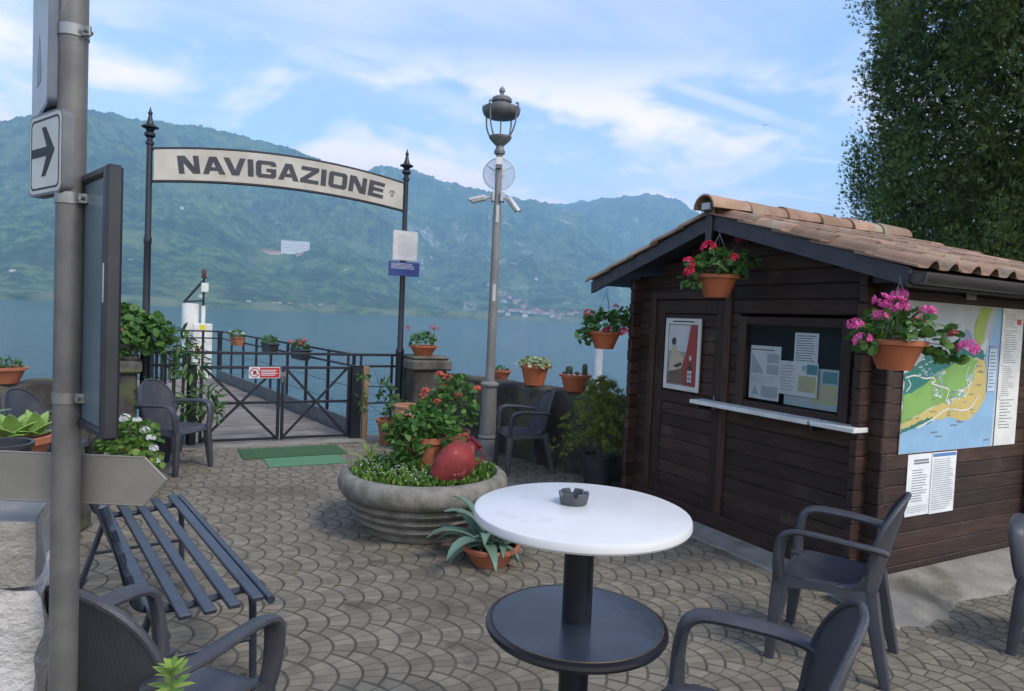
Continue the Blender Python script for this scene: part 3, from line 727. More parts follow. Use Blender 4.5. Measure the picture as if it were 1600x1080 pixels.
# door
jm = [('door_jamb', (KX - .022, DOOR[0] - .07, .165), (KX + .05, DOOR[0] - .001, 1.94)), ('door_jamb', (KX - .022, DOOR[1] + .001, .165), (KX + .05, DOOR[1] + .07, 1.94)), ('door_lintel', (KX - .02, DOOR[0] - .0, 1.872), (KX + .05, DOOR[1] + .0, 1.938))]
for nme, lo, hi in jm: kb(nme, lo, hi, .006, M_WZ if nme == 'door_jamb' else M_WY)
d = MB()
for y0, y1, z0, z1 in ((DOOR[0], DOOR[0] + .10, .145, 1.87), (DOOR[1] - .10, DOOR[1], .145, 1.87), (DOOR[0] + .1, DOOR[1] - .1, 1.75, 1.869), (DOOR[0] + .1, DOOR[1] - .1, .98, 1.08), (DOOR[0] + .1, DOOR[1] - .1, .146, .25)):
    d.box((KX - KX, y0 - KY, z0), (.03, y1 - KY, z1), .006)
DR = d.build('door', M_WZ, KIOSK)
for za, zb_, n in ((.25, .98, 7), (1.08, 1.75, 6)):
    hgt_ = (zb_ - za) / n
    for i in range(n): kb('door_board', (KX + .010, DOOR[0] + .1, za + i * hgt_ + .001), (KX + .030, DOOR[1] - .1, za + (i + 1) * hgt_ - .001), .007, M_WY, DR)
h_ = MB(); h_.tube([(-.028, DOOR[0] + .05 - KY, 1.02), (-.028, DOOR[0] + .05 - KY, 1.10)], .006, 8); h_.box((-.03, DOOR[0] + .03 - KY, .99), (.0, DOOR[0] + .07 - KY, 1.02), .004); h_.build('handle', M_GREYMETAL, DR)
# window
y0, y1, z0, z1 = WIN
for lo, hi in (((KX - .020, y0, z0), (KX + .04, y0 + .075, z1)), ((KX - .020, y1 - .075, z0), (KX + .04, y1, z1)), ((KX - .018, y0 + .076, z0), (KX + .04, y1 - .076, z0 + .065)), ((KX - .018, y0 + .076, z1 - .065), (KX + .04, y1 - .076, z1))):
    kb('window_frame', lo, hi, .006, M_WZ if hi[2] - lo[2] > .3 else M_WY)
m_ = MB(); m_.add([(.010, y - KY, z) for y, z in ((y0 + .07, z0 + .06), (y0 + .07, z1 - .06), (y1 - .07, z1 - .06), (y1 - .07, z0 + .06))], [(0, 1, 2, 3)]); m_.build('window_pane', M_GLASS, KIOSK, 0)
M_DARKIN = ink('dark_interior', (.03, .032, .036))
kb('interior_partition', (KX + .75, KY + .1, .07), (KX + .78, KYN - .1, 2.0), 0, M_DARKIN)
# counter shelf
for a, b in ((2.975, 4.08), (2.635, 2.955)):
    m_ = MB(); m_.box((-.165, a - KY, 1.030), (-.021, b - KY, 1.062), .004); m_.build('counter_shelf', M_WHITE, KIOSK)
for y in (4.02, 2.965): kb('shelf_bracket', (KX - .130, y - .008, .99), (KX - .001, y + .008, 1.027), .003, M_IRON)
# roof: deck, barge boards, rafters' fascia, tiles, ridge
m_ = MB()
for s_ in (-1, 1):
    ye = RY + s_ * 1.50
    P = [(3.72, RY, RZ), (6.10, RY, RZ), (6.10, ye, roof_z(ye)), (3.72, ye, roof_z(ye))]
    V = [tuple(Vector(p) - KO) for p in P] + [tuple(Vector(p) - KO + Vector((0, 0, -.025))) for p in P]
    m_.add(V, [(0, 1, 2, 3), (7, 6, 5, 4), (0, 3, 7, 4), (1, 5, 6, 2), (3, 2, 6, 7)])
ROOF = m_.build('roof', M_FASCIA, KIOSK, 0)
for s_ in (-1, 1):
    for x0_, x1_ in ((3.685, 3.718), (6.102, 6.13)):
        ye = RY + s_ * 1.54; m_ = MB(); hh = .105
        V = [(x, y, z) for x in (x0_, x1_) for y, z in ((RY + s_ * .001, RZ + .018), (ye, roof_z(ye) + .018), (ye, roof_z(ye) + .018 - hh), (RY + s_ * .001, RZ + .018 - hh * 1.1))]
        m_.add([tuple(Vector(v) - KO) for v in V], [(0, 1, 2, 3), (7, 6, 5, 4), (0, 4, 5, 1), (1, 5, 6, 2), (2, 6, 7, 3), (3, 7, 4, 0)])
        m_.build('barge_board', M_FASCIA, ROOF, 0)
m_ = MB(); m_.box((3.66 - KX, RY - .03 - KY, RZ - .19), (3.684 - KX, RY + .03 - KY, RZ + .02), .006); m_.build('king_block', M_FASCIA, ROOF)
cross = [(0, .002), (.05, 0), (.098, .002), (.112, .022), (.130, .040), (.152, .047), (.174, .040), (.192, .022), (.205, .004)]
th = math.atan(RS); TL = .40; EXPO = .326
tile = MB(); tile.sheet([[(a, s_, b) for s_ in (0, TL)] for a, b in cross], .012)
tm = tile.mesh('roof_tile', M_TILE, 50)
for s_ in (-1, 1):
    for cI in range(5):
        for xI in range(12):
            ye = 1.60 - cI * EXPO * math.cos(th)
            y = RY + s_ * ye; z = roof_z(y) + .012 + .004
            x = 3.665 + xI * .2025 + (.205 if s_ > 0 else 0)
            rotz = 0 if s_ < 0 else math.pi
            M = Matrix.Rotation(rotz, 4, 'Z') @ Matrix.Rotation(th - .042 + random.uniform(-.006, .006), 4, 'X') @ Matrix.Rotation(random.uniform(-.008, .008), 4, 'Y')
            o = place('roof_tile', tm, ROOF, (x - KX + random.uniform(-.004, .004), y - KY + random.uniform(-.008, .008), z + .014))
            o.rotation_euler = M.to_euler()
rt_ = MB(); pr_ = []
for k in range(9):
    a = math.pi * k / 8; pr_.append([(0, -.108 * math.cos(a), .108 * math.sin(a)), (.42, -.090 * math.cos(a), .085 * math.sin(a))])
rt_.sheet(pr_, .012); rm = rt_.mesh('ridge_tile', M_TILE, 50)
for i in range(6): place('ridge_tile', rm, ROOF, (3.60 - KX + i * .405, RY - KY + random.uniform(-.006, .006), RZ + .045 + random.uniform(0, .006)), (0, rad(-1.6), random.uniform(-.015, .015)))
# gutter on the near eave
m_ = MB(); G = []
for x in (3.70, 6.16): G.append([(x - KX, 2.255 - KY + .062 * math.cos(a), 1.998 + .062 * math.sin(a)) for a in [math.pi + math.pi * k / 10 for k in range(11)]])
m_.sheet(G, .004); m_.box((3.70 - KX, 2.195 - KY, 1.94), (3.704 - KX, 2.315 - KY, 1.995))
GUT = m_.build('gutter', pmat('gutter_sheet', (.055, .050, .050), (.085, .075, .07), 5, .42, .1, 30, metal=.3), ROOF)
kb('eave_board', (3.73, 2.325, 1.925), (6.10, 2.35, 2.012), .004, M_FASCIA, ROOF)
for i in range(7): kb('rafter_end', (3.9 + i * .33, 2.36, 1.96), (3.95 + i * .33, 2.645, 2.025), .004, M_FASCIA, ROOF)
# vent on the long side
m_ = MB(); m_.box((4.93 - KX, -.014, 1.915), (5.05 - KX, -.003, 2.025), .004)
VT = m_.build('vent', ink('old_white_plastic', (.52, .49, .44)), KIOSK)
for i in range(3): kb('vent_slot', (4.955 + i * .025, KY - .0155, 1.945), (4.968 + i * .025, KY - .0135, 1.985), 0, M_PRINT, VT)

# cement apron round the kiosk's foot
def apron(pts, nrm, w0, h, seed):
    m_ = MB(); G = []; P = [Vector((*p, 0)) for p in pts]; L = (P[1] - P[0]).length; n = int(L / .06)
    for i in range(n + 1):
        b = P[0] + (P[1] - P[0]) * (i / n); ww = w0 * (.70 + .45 * float(vnoise(np.array(i * .16), np.array(1.0), seed)) + .18 * float(vnoise(np.array(i * .7), np.array(3.0), seed)))
        G.append([b + Vector((*nrm, 0)) * (ww * f) + Vector((0, 0, z + .012 * (float(vnoise(np.array(i * .5), np.array(f * 5), seed + 2)) - .5) * (0 < f < 1))) for f, z in ((0, h), (.12, h - .004), (.35, h * .72), (.7, h * .3), (.92, .012), (1, -.006))])
    m_.sheet(G); return m_
m_ = apron([(3.93, 5.05), (3.93, 2.42)], (-1, 0), .20, .055, 4); m_2 = apron([(3.70, 2.64), (6.1, 2.64)], (0, -1), .40, .085, 8)
m_.add(m_2.v, m_2.f)
tag(m_.build('cement_apron', M_CONC), kind='structure')

# floodlights
def flood(loc, rz, label, s_=1.0):
    t = thing('floodlight', label, 'floodlight', loc, rz)
    a = MB(); a.box((-.05 * s_, -.02, 0), (.05 * s_, .03, .075 * s_), .008); a.build('housing', M_GREYMETAL, t)
    a = MB(); a.box((-.042 * s_, -.024, .01), (.042 * s_, -.0205, .066 * s_), .001); a.build('lens', ink('lamp_lens', (.45, .48, .50), .2), t)
    a = MB(); a.tube([(-.058 * s_, .005, .04 * s_), (-.058 * s_, .005, -.03), (.058 * s_, .005, -.03), (.058 * s_, .005, .04 * s_)], .005, 6); a.build('bracket', M_GREYMETAL, t)
flood((3.645, RY, RZ + .035), rad(-80), 'small floodlight on the kiosk gable under the ridge tiles', .9)
flood((4.92, 2.165, 1.96), rad(5), 'floodlight on the kiosk gutter at the right edge', 1.0)

# ------------------------------------------------------------------ papers, poster and map
def panel(name, label, cat, o, uax, vax, w_, h_, base, th=.004, group=None):
    """flat printed panel; o = lower left corner, uax/vax = its right and up directions"""
    t = thing(name, label, cat, o, 0, group); U = Vector(uax); Vv = Vector(vax); Nn = U.cross(Vv)
    M = Matrix(((U.x, Vv.x, Nn.x, 0), (U.y, Vv.y, Nn.y, 0), (U.z, Vv.z, Nn.z, 0), (0, 0, 0, 1)))
    b = MB(); b.box((0, 0, 0), (w_, h_, th), .001, 0, M); b.build('board', base, t)
    return t, M
def lines(mb, M, x0, x1, y0, y1, n, z, mi=0, fill=.45, rag=.3):
    for i in range(n):
        y = y1 - (y1 - y0) * (i + .5) / n; hh = (y1 - y0) / n * fill / 2
        xe = x1 - (x1 - x0) * random.random() * rag
        mb.prism([(x0, y - hh), (xe, y - hh), (xe, y + hh), (x0, y + hh)], z, z + .0006, mi, M)
def rectp(mb, M, x0, y0, x1, y1, z, mi): mb.prism([(x0, y0), (x1, y0), (x1, y1), (x0, y1)], z, z + .0006, mi, M)
LX, UZ = (0, -1, 0), (0, 0, 1)                                # on the gable, right is -y
# sheets behind the window pane
INX = KX + .030
def sheet_in(y0, y1, z0, z1, label, paint):
    t, M = panel('notice_sheet', label, 'notice', (INX + random.uniform(0, .003), y0, z0), LX, UZ, y0 - y1, z1 - z0, M_PAPER if paint < 3 else M_PAPERBLUE, .001, 'papers behind the kiosk window')
    w_, h_ = y0 - y1, z1 - z0; p = MB(); z = .0016
    if paint == 0:
        lines(p, M, .04 * w_, .9 * w_, .9 * h_, .95 * h_, 1, z); p.prism([(.06 * w_, .48 * h_), (.5 * w_, .48 * h_), (.06 * w_, .86 * h_)], z, z + .0006, 1, M)
        for k in range(2): rectp(p, M, .56 * w_, (.48 + .21 * k) * h_, .95 * w_, (.66 + .2 * k) * h_, z, 1)
        lines(p, M, .06 * w_, .95 * w_, .30 * h_, .45 * h_, 5, z, 1, .3); rectp(p, M, .42 * w_, .05 * h_, .95 * w_, .26 * h_, z, 1); p.prism([(.1 * w_, .08 * h_), (.34 * w_, .08 * h_), (.2 * w_, .26 * h_)], z, z + .0006, 1, M)
    elif paint == 1: lines(p, M, .08 * w_, .92 * w_, .06 * h_, .94 * h_, 11, z, 0, .35)
    else:
        lines(p, M, .05 * w_, .45 * w_, .1 * h_, .9 * h_, 9, z, 1, .35); rectp(p, M, .52 * w_, .14 * h_, .96 * w_, .60 * h_, z, 2); rectp(p, M, .72 * w_, .66 * h_, .98 * w_, .94 * h_, z, 3); rectp(p, M, .60 * w_, .75 * h_, .70 * w_, .9 * h_, z, 4)
        lines(p, M, .55 * w_, .93 * w_, .18 * h_, .56 * h_, 5, z + .0008, 1, .3)
    p.build('print', [M_PRINT, ink('print_light', (.52, .56, .58)), ink('print_yellow', (.62, .60, .30)), ink('print_teal', (.12, .32, .36)), ink('print_aqua', (.40, .60, .56))], t, 0)
SHEETS = [(3.665, 3.385, 1.125, 1.525, 'tall timetable sheet at the left of the kiosk window', 0), (3.270, 3.075, 1.42, 1.635, 'small text sheet at the top of the kiosk window', 1),
          (3.385, 3.06, 1.19, 1.43, 'middle timetable sheet with a yellow block in the kiosk window', 2), (3.345, 2.915, 1.115, 1.395, 'lower right timetable sheet in the kiosk window', 3)]
for k, s_ in enumerate(SHEETS): INX = KX + .030 + .004 * (3, 2, 0, 5)[k]; sheet_in(*s_)

# framed poster on the door
t, M = panel('framed_poster', 'white framed poster of a seated figure hung on the kiosk door', 'poster', (KX - .004, 4.573, 1.098), LX, UZ, .430, .612, ink('poster_back', (.30, .30, .29)), .006)
for nm in (1,):
    f = MB()
    for x0, y0_, x1, y1_ in ((0, 0, .034, .612), (.396, 0, .430, .612), (.0345, 0, .3955, .040), (.0345, .560, .3955, .612)): f.box((x0, y0_, .0065), (x1, y1_, .018), .003, 0, M)
    f.build('frame', ink('frame_white', (.62, .61, .58)), t)
p = MB(); z = .0067
INKS = [ink('poster_red', (.30, .05, .04)), ink('poster_cream', (.50, .43, .30)), ink('poster_dark', (.06, .05, .045)), ink('poster_pale', (.52, .53, .53)), M_PRINT, ink('poster_brown', (.16, .11, .08))]
p.prism([(.04, .33), (.26, .33), (.29, .555), (.04, .555)], z, z + .0006, 3, M)
p.prism([(.24, .045), (.39, .045), (.39, .555), (.31, .555), (.27, .36), (.22, .20)], z + .0008, z + .0014, 0, M)
p.prism([(.04, .05), (.24, .05), (.22, .2), (.04, .22)], z, z + .0006, 5, M)
p.prism([(.045, .15), (.09, .37), (.13, .39), (.17, .33), (.23, .27), (.21, .19), (.15, .17)], z + .001, z + .0016, 1, M)
p.prism([(.085, .385), (.075, .42), (.10, .45), (.13, .44), (.135, .40), (.115, .38)], z + .001, z + .0016, 2, M)
p.prism([(.10, .20), (.20, .24), (.22, .22), (.16, .19)], z + .002, z + .0026, 2, M)
p.prism([(.285, .06), (.345, .06), (.345, .19), (.325, .215), (.325, .25), (.305, .25), (.305, .215), (.285, .19)], z + .002, z + .0026, 2, M)
for a in range(2):
    for b in range(3): rectp(p, M, .289 + a * .028, .075 + b * .036, .311 + a * .028, .103 + b * .036, z + .0032, 3)
rectp(p, M, .303, .262, .327, .30, z + .002, 3); lines(p, M, .09, .36, .578, .592, 1, .0186, 2, .8, .1)
p.build('picture', INKS, t, 0)

# town map on the long side; right is +x
MX0, MW, MZ0, MH = 4.285, 1.405, .872, 1.005
t, M = panel('town_map', 'large illustrated town map on the kiosk side wall', 'map', (MX0, KY - .003, MZ0), (1, 0, 0), UZ, MW, MH, ink('map_white', (.60, .63, .64)), .006)
p = MB(); z = .0066
MI = [ink('map_sea', (.26, .46, .66)), ink('map_forest', (.02, .19, .16)), ink('map_green', (.22, .42, .10)), ink('map_yellow', (.60, .48, .16)), ink('map_road', (.74, .75, .70)), M_PRINT, ink('map_olive', (.36, .46, .09)), ink('map_rock', (.25, .33, .46)), ink('map_red', (.5, .07, .06)), ink('map_sky', (.47, .52, .54)), ink('map_town', (.30, .52, .42)), ink('map_lightblue', (.55, .66, .76))]
mp = lambda pts: [(a * MW, b * MH) for a, b in pts]
def wob(pts, n=5, amp=.008):
    out = []
    for i in range(len(pts)):
        a, b = Vector(pts[i]), Vector(pts[(i + 1) % len(pts)])
        for k in range(n): q_ = a + (b - a) * (k / n); out.append((q_.x + (random.uniform(-amp, amp) if k else 0), q_.y + (random.uniform(-amp, amp) if k else 0)))
    return out
p.prism(mp([(0.004, .55), (.60, .66), (.74, .996), (0.004, .996)]), z, z + .0004, 9, M)
p.prism(mp([(.004, .004), (.772, .004), (.795, .996), (.735, .996), (.66, .6), (.6, .3), (.3, .22), (.004, .14)]), z + .0006, z + .001, 0, M)
p.prism(mp(wob([(.004, .135), (.12, .17), (.22, .20), (.30, .22), (.40, .225), (.50, .20), (.58, .215), (.66, .30), (.69, .38), (.685, .50), (.655, .66), (.60, .66), (.56, .45), (.45, .36), (.25, .30), (.004, .215)])), z + .0012, z + .0016, 3, M)
p.prism(mp(wob([(.004, .20), (.25, .31), (.42, .36), (.54, .46), (.60, .62), (.50, .66), (.3, .58), (.15, .48), (.004, .40)])), z + .0018, z + .0022, 2, M)
p.prism(mp(wob([(.004, .385), (.14, .44), (.26, .54), (.40, .60), (.52, .655), (.655, .625), (.655, .665), (.62, .70), (.60, .665), (.45, .69), (.34, .66), (.26, .70), (.17, .67), (.09, .58), (.004, .53)])), z + .0024, z + .0028, 1, M)
p.prism(mp(wob([(.004, .135), (.10, .165), (.24, .205), (.24, .235), (.12, .20), (.004, .165)], 6, .012)), z + .0024, z + .0028, 1, M)
p.prism(mp(wob([(.585, .69), (.545, .84), (.60, .996), (.70, .996), (.65, .88), (.64, .76)], 4, .006)), z + .0018, z + .0022, 6, M)
p.prism(mp(wob([(.64, .74), (.655, .86), (.71, .996), (.735, .996), (.70, .80)], 4, .006)), z + .0012, z + .0016, 9, M)
p.prism(mp(wob([(.42, .70), (.44, .80), (.49, .83), (.53, .80), (.55, .70)], 3, .012)), z + .0018, z + .0022, 7, M)
for a, b, r_ in ((.16, .55, .055), (.28, .51, .04), (.28, .40, .045), (.46, .38, .045), (.55, .50, .042), (.38, .34, .03)):
    for _ in range(16):
        x, y = a + random.gauss(0, r_ * .5), b + random.gauss(0, r_ * .5); s_ = .006 + random.random() * .006
        zz = z + .003 + random.random() * .0012
        rectp(p, M, (x - s_) * MW, (y - s_ * .7) * MH, (x + s_) * MW, (y + s_ * .7) * MH, zz, random.choice((10, 4, 7, 10)))
for path, wd in (([(.01, .50), (.08, .515), (.16, .495), (.22, .50), (.24, .475), (.21, .465), (.25, .45), (.33, .43), (.36, .41), (.34, .34)], .010), ([(.12, .165), (.24, .22), (.36, .285), (.48, .27), (.56, .29), (.61, .36), (.62, .38)], .011),
                 ([(.18, .60), (.26, .625), (.34, .60), (.42, .61), (.48, .58)], .005), ([(.52, .58), (.50, .50), (.53, .42), (.50, .36)], .006), ([(.02, .41), (.05, .45), (.03, .49)], .008), ([(.66, .32), (.70, .40), (.70, .52), (.67, .66), (.72, .90), (.735, .99)], .006)):
    sp = smooth_path([(a * MW, b * MH, 0) for a, b in path], 5)
    L_, R_ = [], []
    for i, q_ in enumerate(sp):
        d_ = (sp[min(i + 1, len(sp) - 1)] - sp[max(i - 1, 0)]).normalized(); nn = Vector((-d_.y, d_.x, 0)) * wd * MH * .5; L_.append(q_ + nn); R_.append(q_ - nn)
    zz = z + .0045
    p.add([(v.x, v.y, zz) for v in L_] + [(v.x, v.y, zz) for v in R_], [(i, len(L_) + i, len(L_) + i + 1, i + 1) for i in range(len(L_) - 1)], 4, M)
for x, y, n_ in ((.105, .965, 0), (.01, .93, 0)): pass
rectp(p, M, .05 * MW, .925 * MH, .068 * MW, .965 * MH, z + .002, 5); lines(p, M, .10 * MW, .20 * MW, .895 * MH, .965 * MH, 3, z + .002, 7, .6, .1)
lines(p, M, .39 * MW, .44 * MW, .845 * MH, .87 * MH, 2, z + .002, 5, .4)
for _ in range(26): x, y = random.uniform(.04, .62), random.uniform(.16, .6); rectp(p, M, x * MW, y * MH, (x + random.uniform(.015, .05)) * MW, (y + .005) * MH, z + .0052, 5)
for x, y in ((.24, .13), (.40, .17), (.28, .10), (.46, .19), (.70, .05)): rectp(p, M, x * MW, y * MH, (x + .05) * MW, (y + .007) * MH, z + .0052, 5)
rectp(p, M, .695 * MW, .40 * MH, .765 * MW, .705 * MH, z + .0052, 11); rectp(p, M, .695 * MW, .706 * MH, .768 * MW, .728 * MH, z + .0052, 7); lines(p, M, .705 * MW, .76 * MW, .42 * MH, .69 * MH, 11, z + .006, 5, .35)
rectp(p, M, .793 * MW, .003 * MH, .997 * MW, .997 * MH, z + .0058, 4)
for a, b, n_ in ((.86, .965, 8), (.60, .845, 15), (.36, .585, 15), (.12, .345, 10)): lines(p, M, .825 * MW, .955 * MW, a * MH, b * MH, n_, z + .0066, 5, .28, .55)
for y in (.962, .84, .58, .34): rectp(p, M, .812 * MW, y * MH, .819 * MW, (y + .012) * MH, z + .0066, 5)
rectp(p, M, .935 * MW, .885 * MH, .975 * MW, .925 * MH, z + .0074, 8)
p.build('map_print', MI, t, 0)
# notices under the map
for k, (x0, x1, z0_, z1_, lab) in enumerate(((4.40, 4.665, .445, .862, 'white typed notice below the map, the left sheet of two'), (4.668, 4.955, .440, .862, 'notice with a blue heading below the map, the right sheet of two'))):
    t, M = panel('wall_notice', lab, 'notice', (x0, KY - .003 - .002 * k, z0_), (1, 0, .0), UZ, x1 - x0, z1_ - z0_, M_PAPER, .0015, 'notices below the map')
    p = MB(); w_, h_ = x1 - x0, z1_ - z0_
    if k == 0: lines(p, M, .25 * w_, .9 * w_, .83 * h_, .92 * h_, 2, .002, 0, .7, .1); lines(p, M, .2 * w_, .88 * w_, .22 * h_, .76 * h_, 13, .002, 0, .3, .4); lines(p, M, .06 * w_, .95 * w_, .05 * h_, .17 * h_, 4, .002, 1, .3, .1)
    else: rectp(p, M, .03 * w_, .93 * h_, .97 * w_, .985 * h_, .002, 2); lines(p, M, .05 * w_, .95 * w_, .05 * h_, .9 * h_, 24, .002, 1, .4, .3)
    p.build('print', [M_PRINT, ink('print_pale', (.40, .44, .46)), ink('print_blue', (.10, .22, .5))], t, 0)

# ------------------------------------------------------------------ moulded plastic armchairs
M_RESIN = bpy.data.materials.new('grey_resin'); M_RESIN.use_nodes = True; g = NB(M_RESIN.node_tree); bs = M_RESIN.node_tree.nodes['Principled BSDF']
_p = g.n('ShaderNodeTexCoord').outputs['Object']
g.lk(g.mix(g.rng(g.noise(g.n('ShaderNodeNewGeometry').outputs['Position'], 6, 5, .65), .35, .7), (.040, .042, .052, 1), (.060, .062, .072, 1)), bs.inputs['Base Color'])
bs.inputs['Roughness'].default_value = .46
_b = g.n('ShaderNodeBump'); _b.inputs['Strength'].default_value = .35; _b.inputs['Distance'].default_value = .002
g.lk(g.noise(_p, 220, 2, .5), _b.inputs['Height']); g.lk(_b.outputs[0], bs.inputs['Normal'])
M_WEAVE = M_RESIN.copy(); M_WEAVE.name = 'grey_resin_weave'; g = NB(M_WEAVE.node_tree); bs = M_WEAVE.node_tree.nodes['Principled BSDF']
_p = g.n('ShaderNodeTexCoord').outputs['Object']; _s = g.n('ShaderNodeSeparateXYZ'); g.lk(_p, _s.inputs[0])
_k = lambda o, f: g.math('ABSOLUTE', g.math('SINE', g.math('MULTIPLY', o, f)))
_h = g.math('MAXIMUM', _k(g.math('ADD', _s.outputs[2], _s.outputs[0]), 330), _k(_s.outputs[1], 230))
_b = g.n('ShaderNodeBump'); _b.inputs['Strength'].default_value = .25; _b.inputs['Distance'].default_value = .003
g.lk(_h, _b.inputs['Height']); g.lk(_b.outputs[0], bs.inputs['Normal'])

def chair_meshes():
    out = []
    # seat: dished pan with a rolled front edge and skirts
    m_ = MB(); G = []
    for i in range(13):
        t = i / 12; row = []
        for j in range(13):
            s_ = j / 6 - 1
            x = -.205 + .44 * t; hw = .195 + .035 * t
            z = .428 - .016 * (1 - s_ * s_) * math.sin(math.pi * min(1, t * 1.1)) - .035 * max(0, (t - .82) / .18) ** 2 + .012 * abs(s_) ** 6
            row.append((x + .012 * (1 - s_ * s_) * t, s_ * hw, z))
        G.append(row)
    m_.sheet(G, -.012)
    for s_ in (-1, 1): m_.sheet([[(-.20 + .41 * i / 6, s_ * (.196 + .034 * i / 6), .425), (-.20 + .41 * i / 6, s_ * (.204 + .034 * i / 6), .365 + .02 * math.sin(math.pi * i / 6))] for i in range(7)], .008 * s_)
    m_.sheet([[(.228, -.20 + .4 * i / 8, .412), (.236, -.20 + .4 * i / 8, .375 + .02 * math.sin(math.pi * i / 8))] for i in range(9)], .008)
    out.append(('seat', m_.mesh('seat', M_WEAVE)))
    # back: leaning, wrapped, round at the top
    m_ = MB(); G = []; rim = []
    def bp(s_, t):
        z = .425 + .45 * t
        hw = .192 + .03 * math.sin(min(1, t / .5) * math.pi / 2)
        if t > .42: hw *= math.sqrt(max(.0, 1 - ((t - .42) / .585) ** 2.4))
        return Vector((-.198 - .10 * t ** 1.15 + .055 * (s_ * hw / .22) ** 2, s_ * hw, z))
    TT = [math.sin(math.pi / 2 * i / 16) for i in range(17)]
    for i in range(17):
        G.append([bp(j / 6 - 1, TT[i]) for j in range(13)])
    m_.sheet(G, .012)
    edge = [bp(-1, TT[i]) for i in range(17)] + [bp(1, TT[i]) for i in range(15, -1, -1)]
    m_.tube([e + Vector((-.004, 0, 0)) for e in edge], .013, 8, .011)
    for s_ in (-1, 1):   # scoop that joins seat and back at the side
        top = [bp(s_, i / 16) for i in range(0, 9)]
        bot = [Vector((-.20 + .16 * (1 - (i / 8)) ** 1.6, s_ * (.196 + .012 * (1 - i / 8)), .430 + .19 * (i / 8) ** 2.2)) for i in range(9)]
        m_.sheet([[a, a.lerp(b, .5) + Vector((0, s_ * .010, 0)), b] for a, b in zip(top, bot)], .010 * s_)
    out.append(('backrest', m_.mesh('backrest', M_WEAVE)))
    for s_ in (-1, 1):
        m_ = MB(); path = smooth_path([(-.232, s_ * .196, .622), (-.195, s_ * .236, .643), (-.10, s_ * .264, .655), (.06, s_ * .268, .664), (.155, s_ * .266, .660), (.205, s_ * .262, .628), (.222, s_ * .254, .56), (.226, s_ * .243, .48), (.222, s_ * .228, .405)], 5)
        n = len(path); wv = [.028 + .008 * math.sin(math.pi * i / (n - 1)) for i in range(n)]; hv = [.015 + .012 * max(0, i / (n - 1) - .5) * 2 for i in range(n)]
        m_.tube(path, wv, 12, hv, power=.75); out.append(('armrest', m_.mesh('armrest', M_RESIN)))
    for s_ in (-1, 1):
        m_ = MB(); m_.tube([(.214, s_ * .214, .425), (.222, s_ * .224, .30), (.236, s_ * .240, .10), (.243, s_ * .248, .0)], [.030, .033, .027, .022], 10, [.040, .038, .028, .022], upv=(1, 0, 0), power=.6); out.append(('leg', m_.mesh('leg', M_RESIN)))
        m_ = MB(); m_.tube([(-.185, s_ * .186, .43), (-.205, s_ * .196, .30), (-.248, s_ * .216, .10), (-.272, s_ * .226, .0)], [.025, .029, .025, .021], 10, [.032, .034, .028, .022], upv=(1, 0, 0), power=.6); out.append(('leg', m_.mesh('leg', M_RESIN)))
    return out
CH = chair_meshes()
def chair(x, y, deg, label, dz=0.0):
    t = thing('plastic_chair', label, 'chair', (x, y, dz), rad(deg), 'dark grey plastic armchairs')
    for n_, me in CH: place(n_, me, t)
    return t
ang = lambda x, y: math.degrees(math.atan2(y, x))
chair(3.10, 2.20, 118, 'dark grey plastic armchair standing at the corner of the kiosk')
chair(1.57, 1.385, 130, 'dark grey plastic armchair in the near foreground right of the table')
chair(.03, 2.29, 42, 'dark grey plastic armchair seen from behind at the end of the slatted bench')
chair(4.32, 1.66, 202, 'dark grey plastic armchair cut off by the right edge of the picture')
chair(3.57, 6.35, 168, 'dark grey plastic armchair against the lake wall by the lamp post')
chair(.18, 7.42, -42, 'dark grey plastic armchair by the left end of the pier gate')
chair(-.78, 6.75, -30, 'dark grey plastic armchair mostly hidden behind the sign pole')

# ------------------------------------------------------------------ two-tier round table and ashtray
M_TOP = pmat('white_laminate', (.66, .66, .65), (.60, .60, .585), 3, .32, .05, 25, c3=(.47, .455, .42), scale3=7, lo3=.58, hi3=.80)
M_BLACKTOP = pmat('black_laminate', (.026, .035, .052), (.036, .045, .062), 5, .2, .06, 30, c3=(.06, .06, .06), scale3=12, lo3=.74, hi3=.85, rvar=.06)  # base lightened to blue-grey: the sky's sheen is partly put into the colour
M_EDGE = pmat('black_rubber_edge', (.012, .013, .018), None, 5, .3); M_TRIM = pmat('worn_bronze_line', (.14, .10, .06), (.08, .06, .04), 9, .45, metal=.5)
TB = thing('pedestal_table', 'tall round pedestal table with a white top and a black lower shelf', 'table', (1.118, 1.622, 0))
m_ = MB(); R_ = .318; m_.lathe([(0, 1.065), (R_ - .03, 1.065), (R_ - .004, 1.070), (R_, 1.076), (R_, 1.088), (R_ - .003, 1.096), (R_ - .012, 1.100), (0, 1.101)], 72); m_.build('table_top', M_TOP, TB, 30)
m_ = MB(); m_.lathe([(.044, .0), (.044, 1.064)], 32); m_.build('column', M_EDGE, TB)
m_ = MB(); R_ = .250; m_.lathe([(.0445, .768), (R_, .768), (R_, .756)], 64); m_.build('lower_shelf', M_BLACKTOP, TB, 30)
m_ = MB(); m_.lathe([(R_ + .0005, .7685), (R_ + .003, .7695), (R_ + .004, .7665)], 64); m_.build('trim_line', M_TRIM, TB)
m_ = MB(); m_.lathe([(.10, .742), (R_ - .01, .738), (R_ + .012, .741), (R_ + .019, .752), (R_ + .017, .762), (R_ + .0045, .767)], 64); m_.build('shelf_edge', M_EDGE, TB)
m_ = MB(); m_.lathe([(0, 0), (.24, .0), (.24, .02), (.2, .035), (.05, .05)], 40); m_.build('foot', M_EDGE, TB)
A_ = thing('ashtray', 'small grey notched plastic ashtray on the white table top', 'ashtray', (1.122, 1.672, 1.1015))
m_ = MB(); n = 48
V = []; F = []
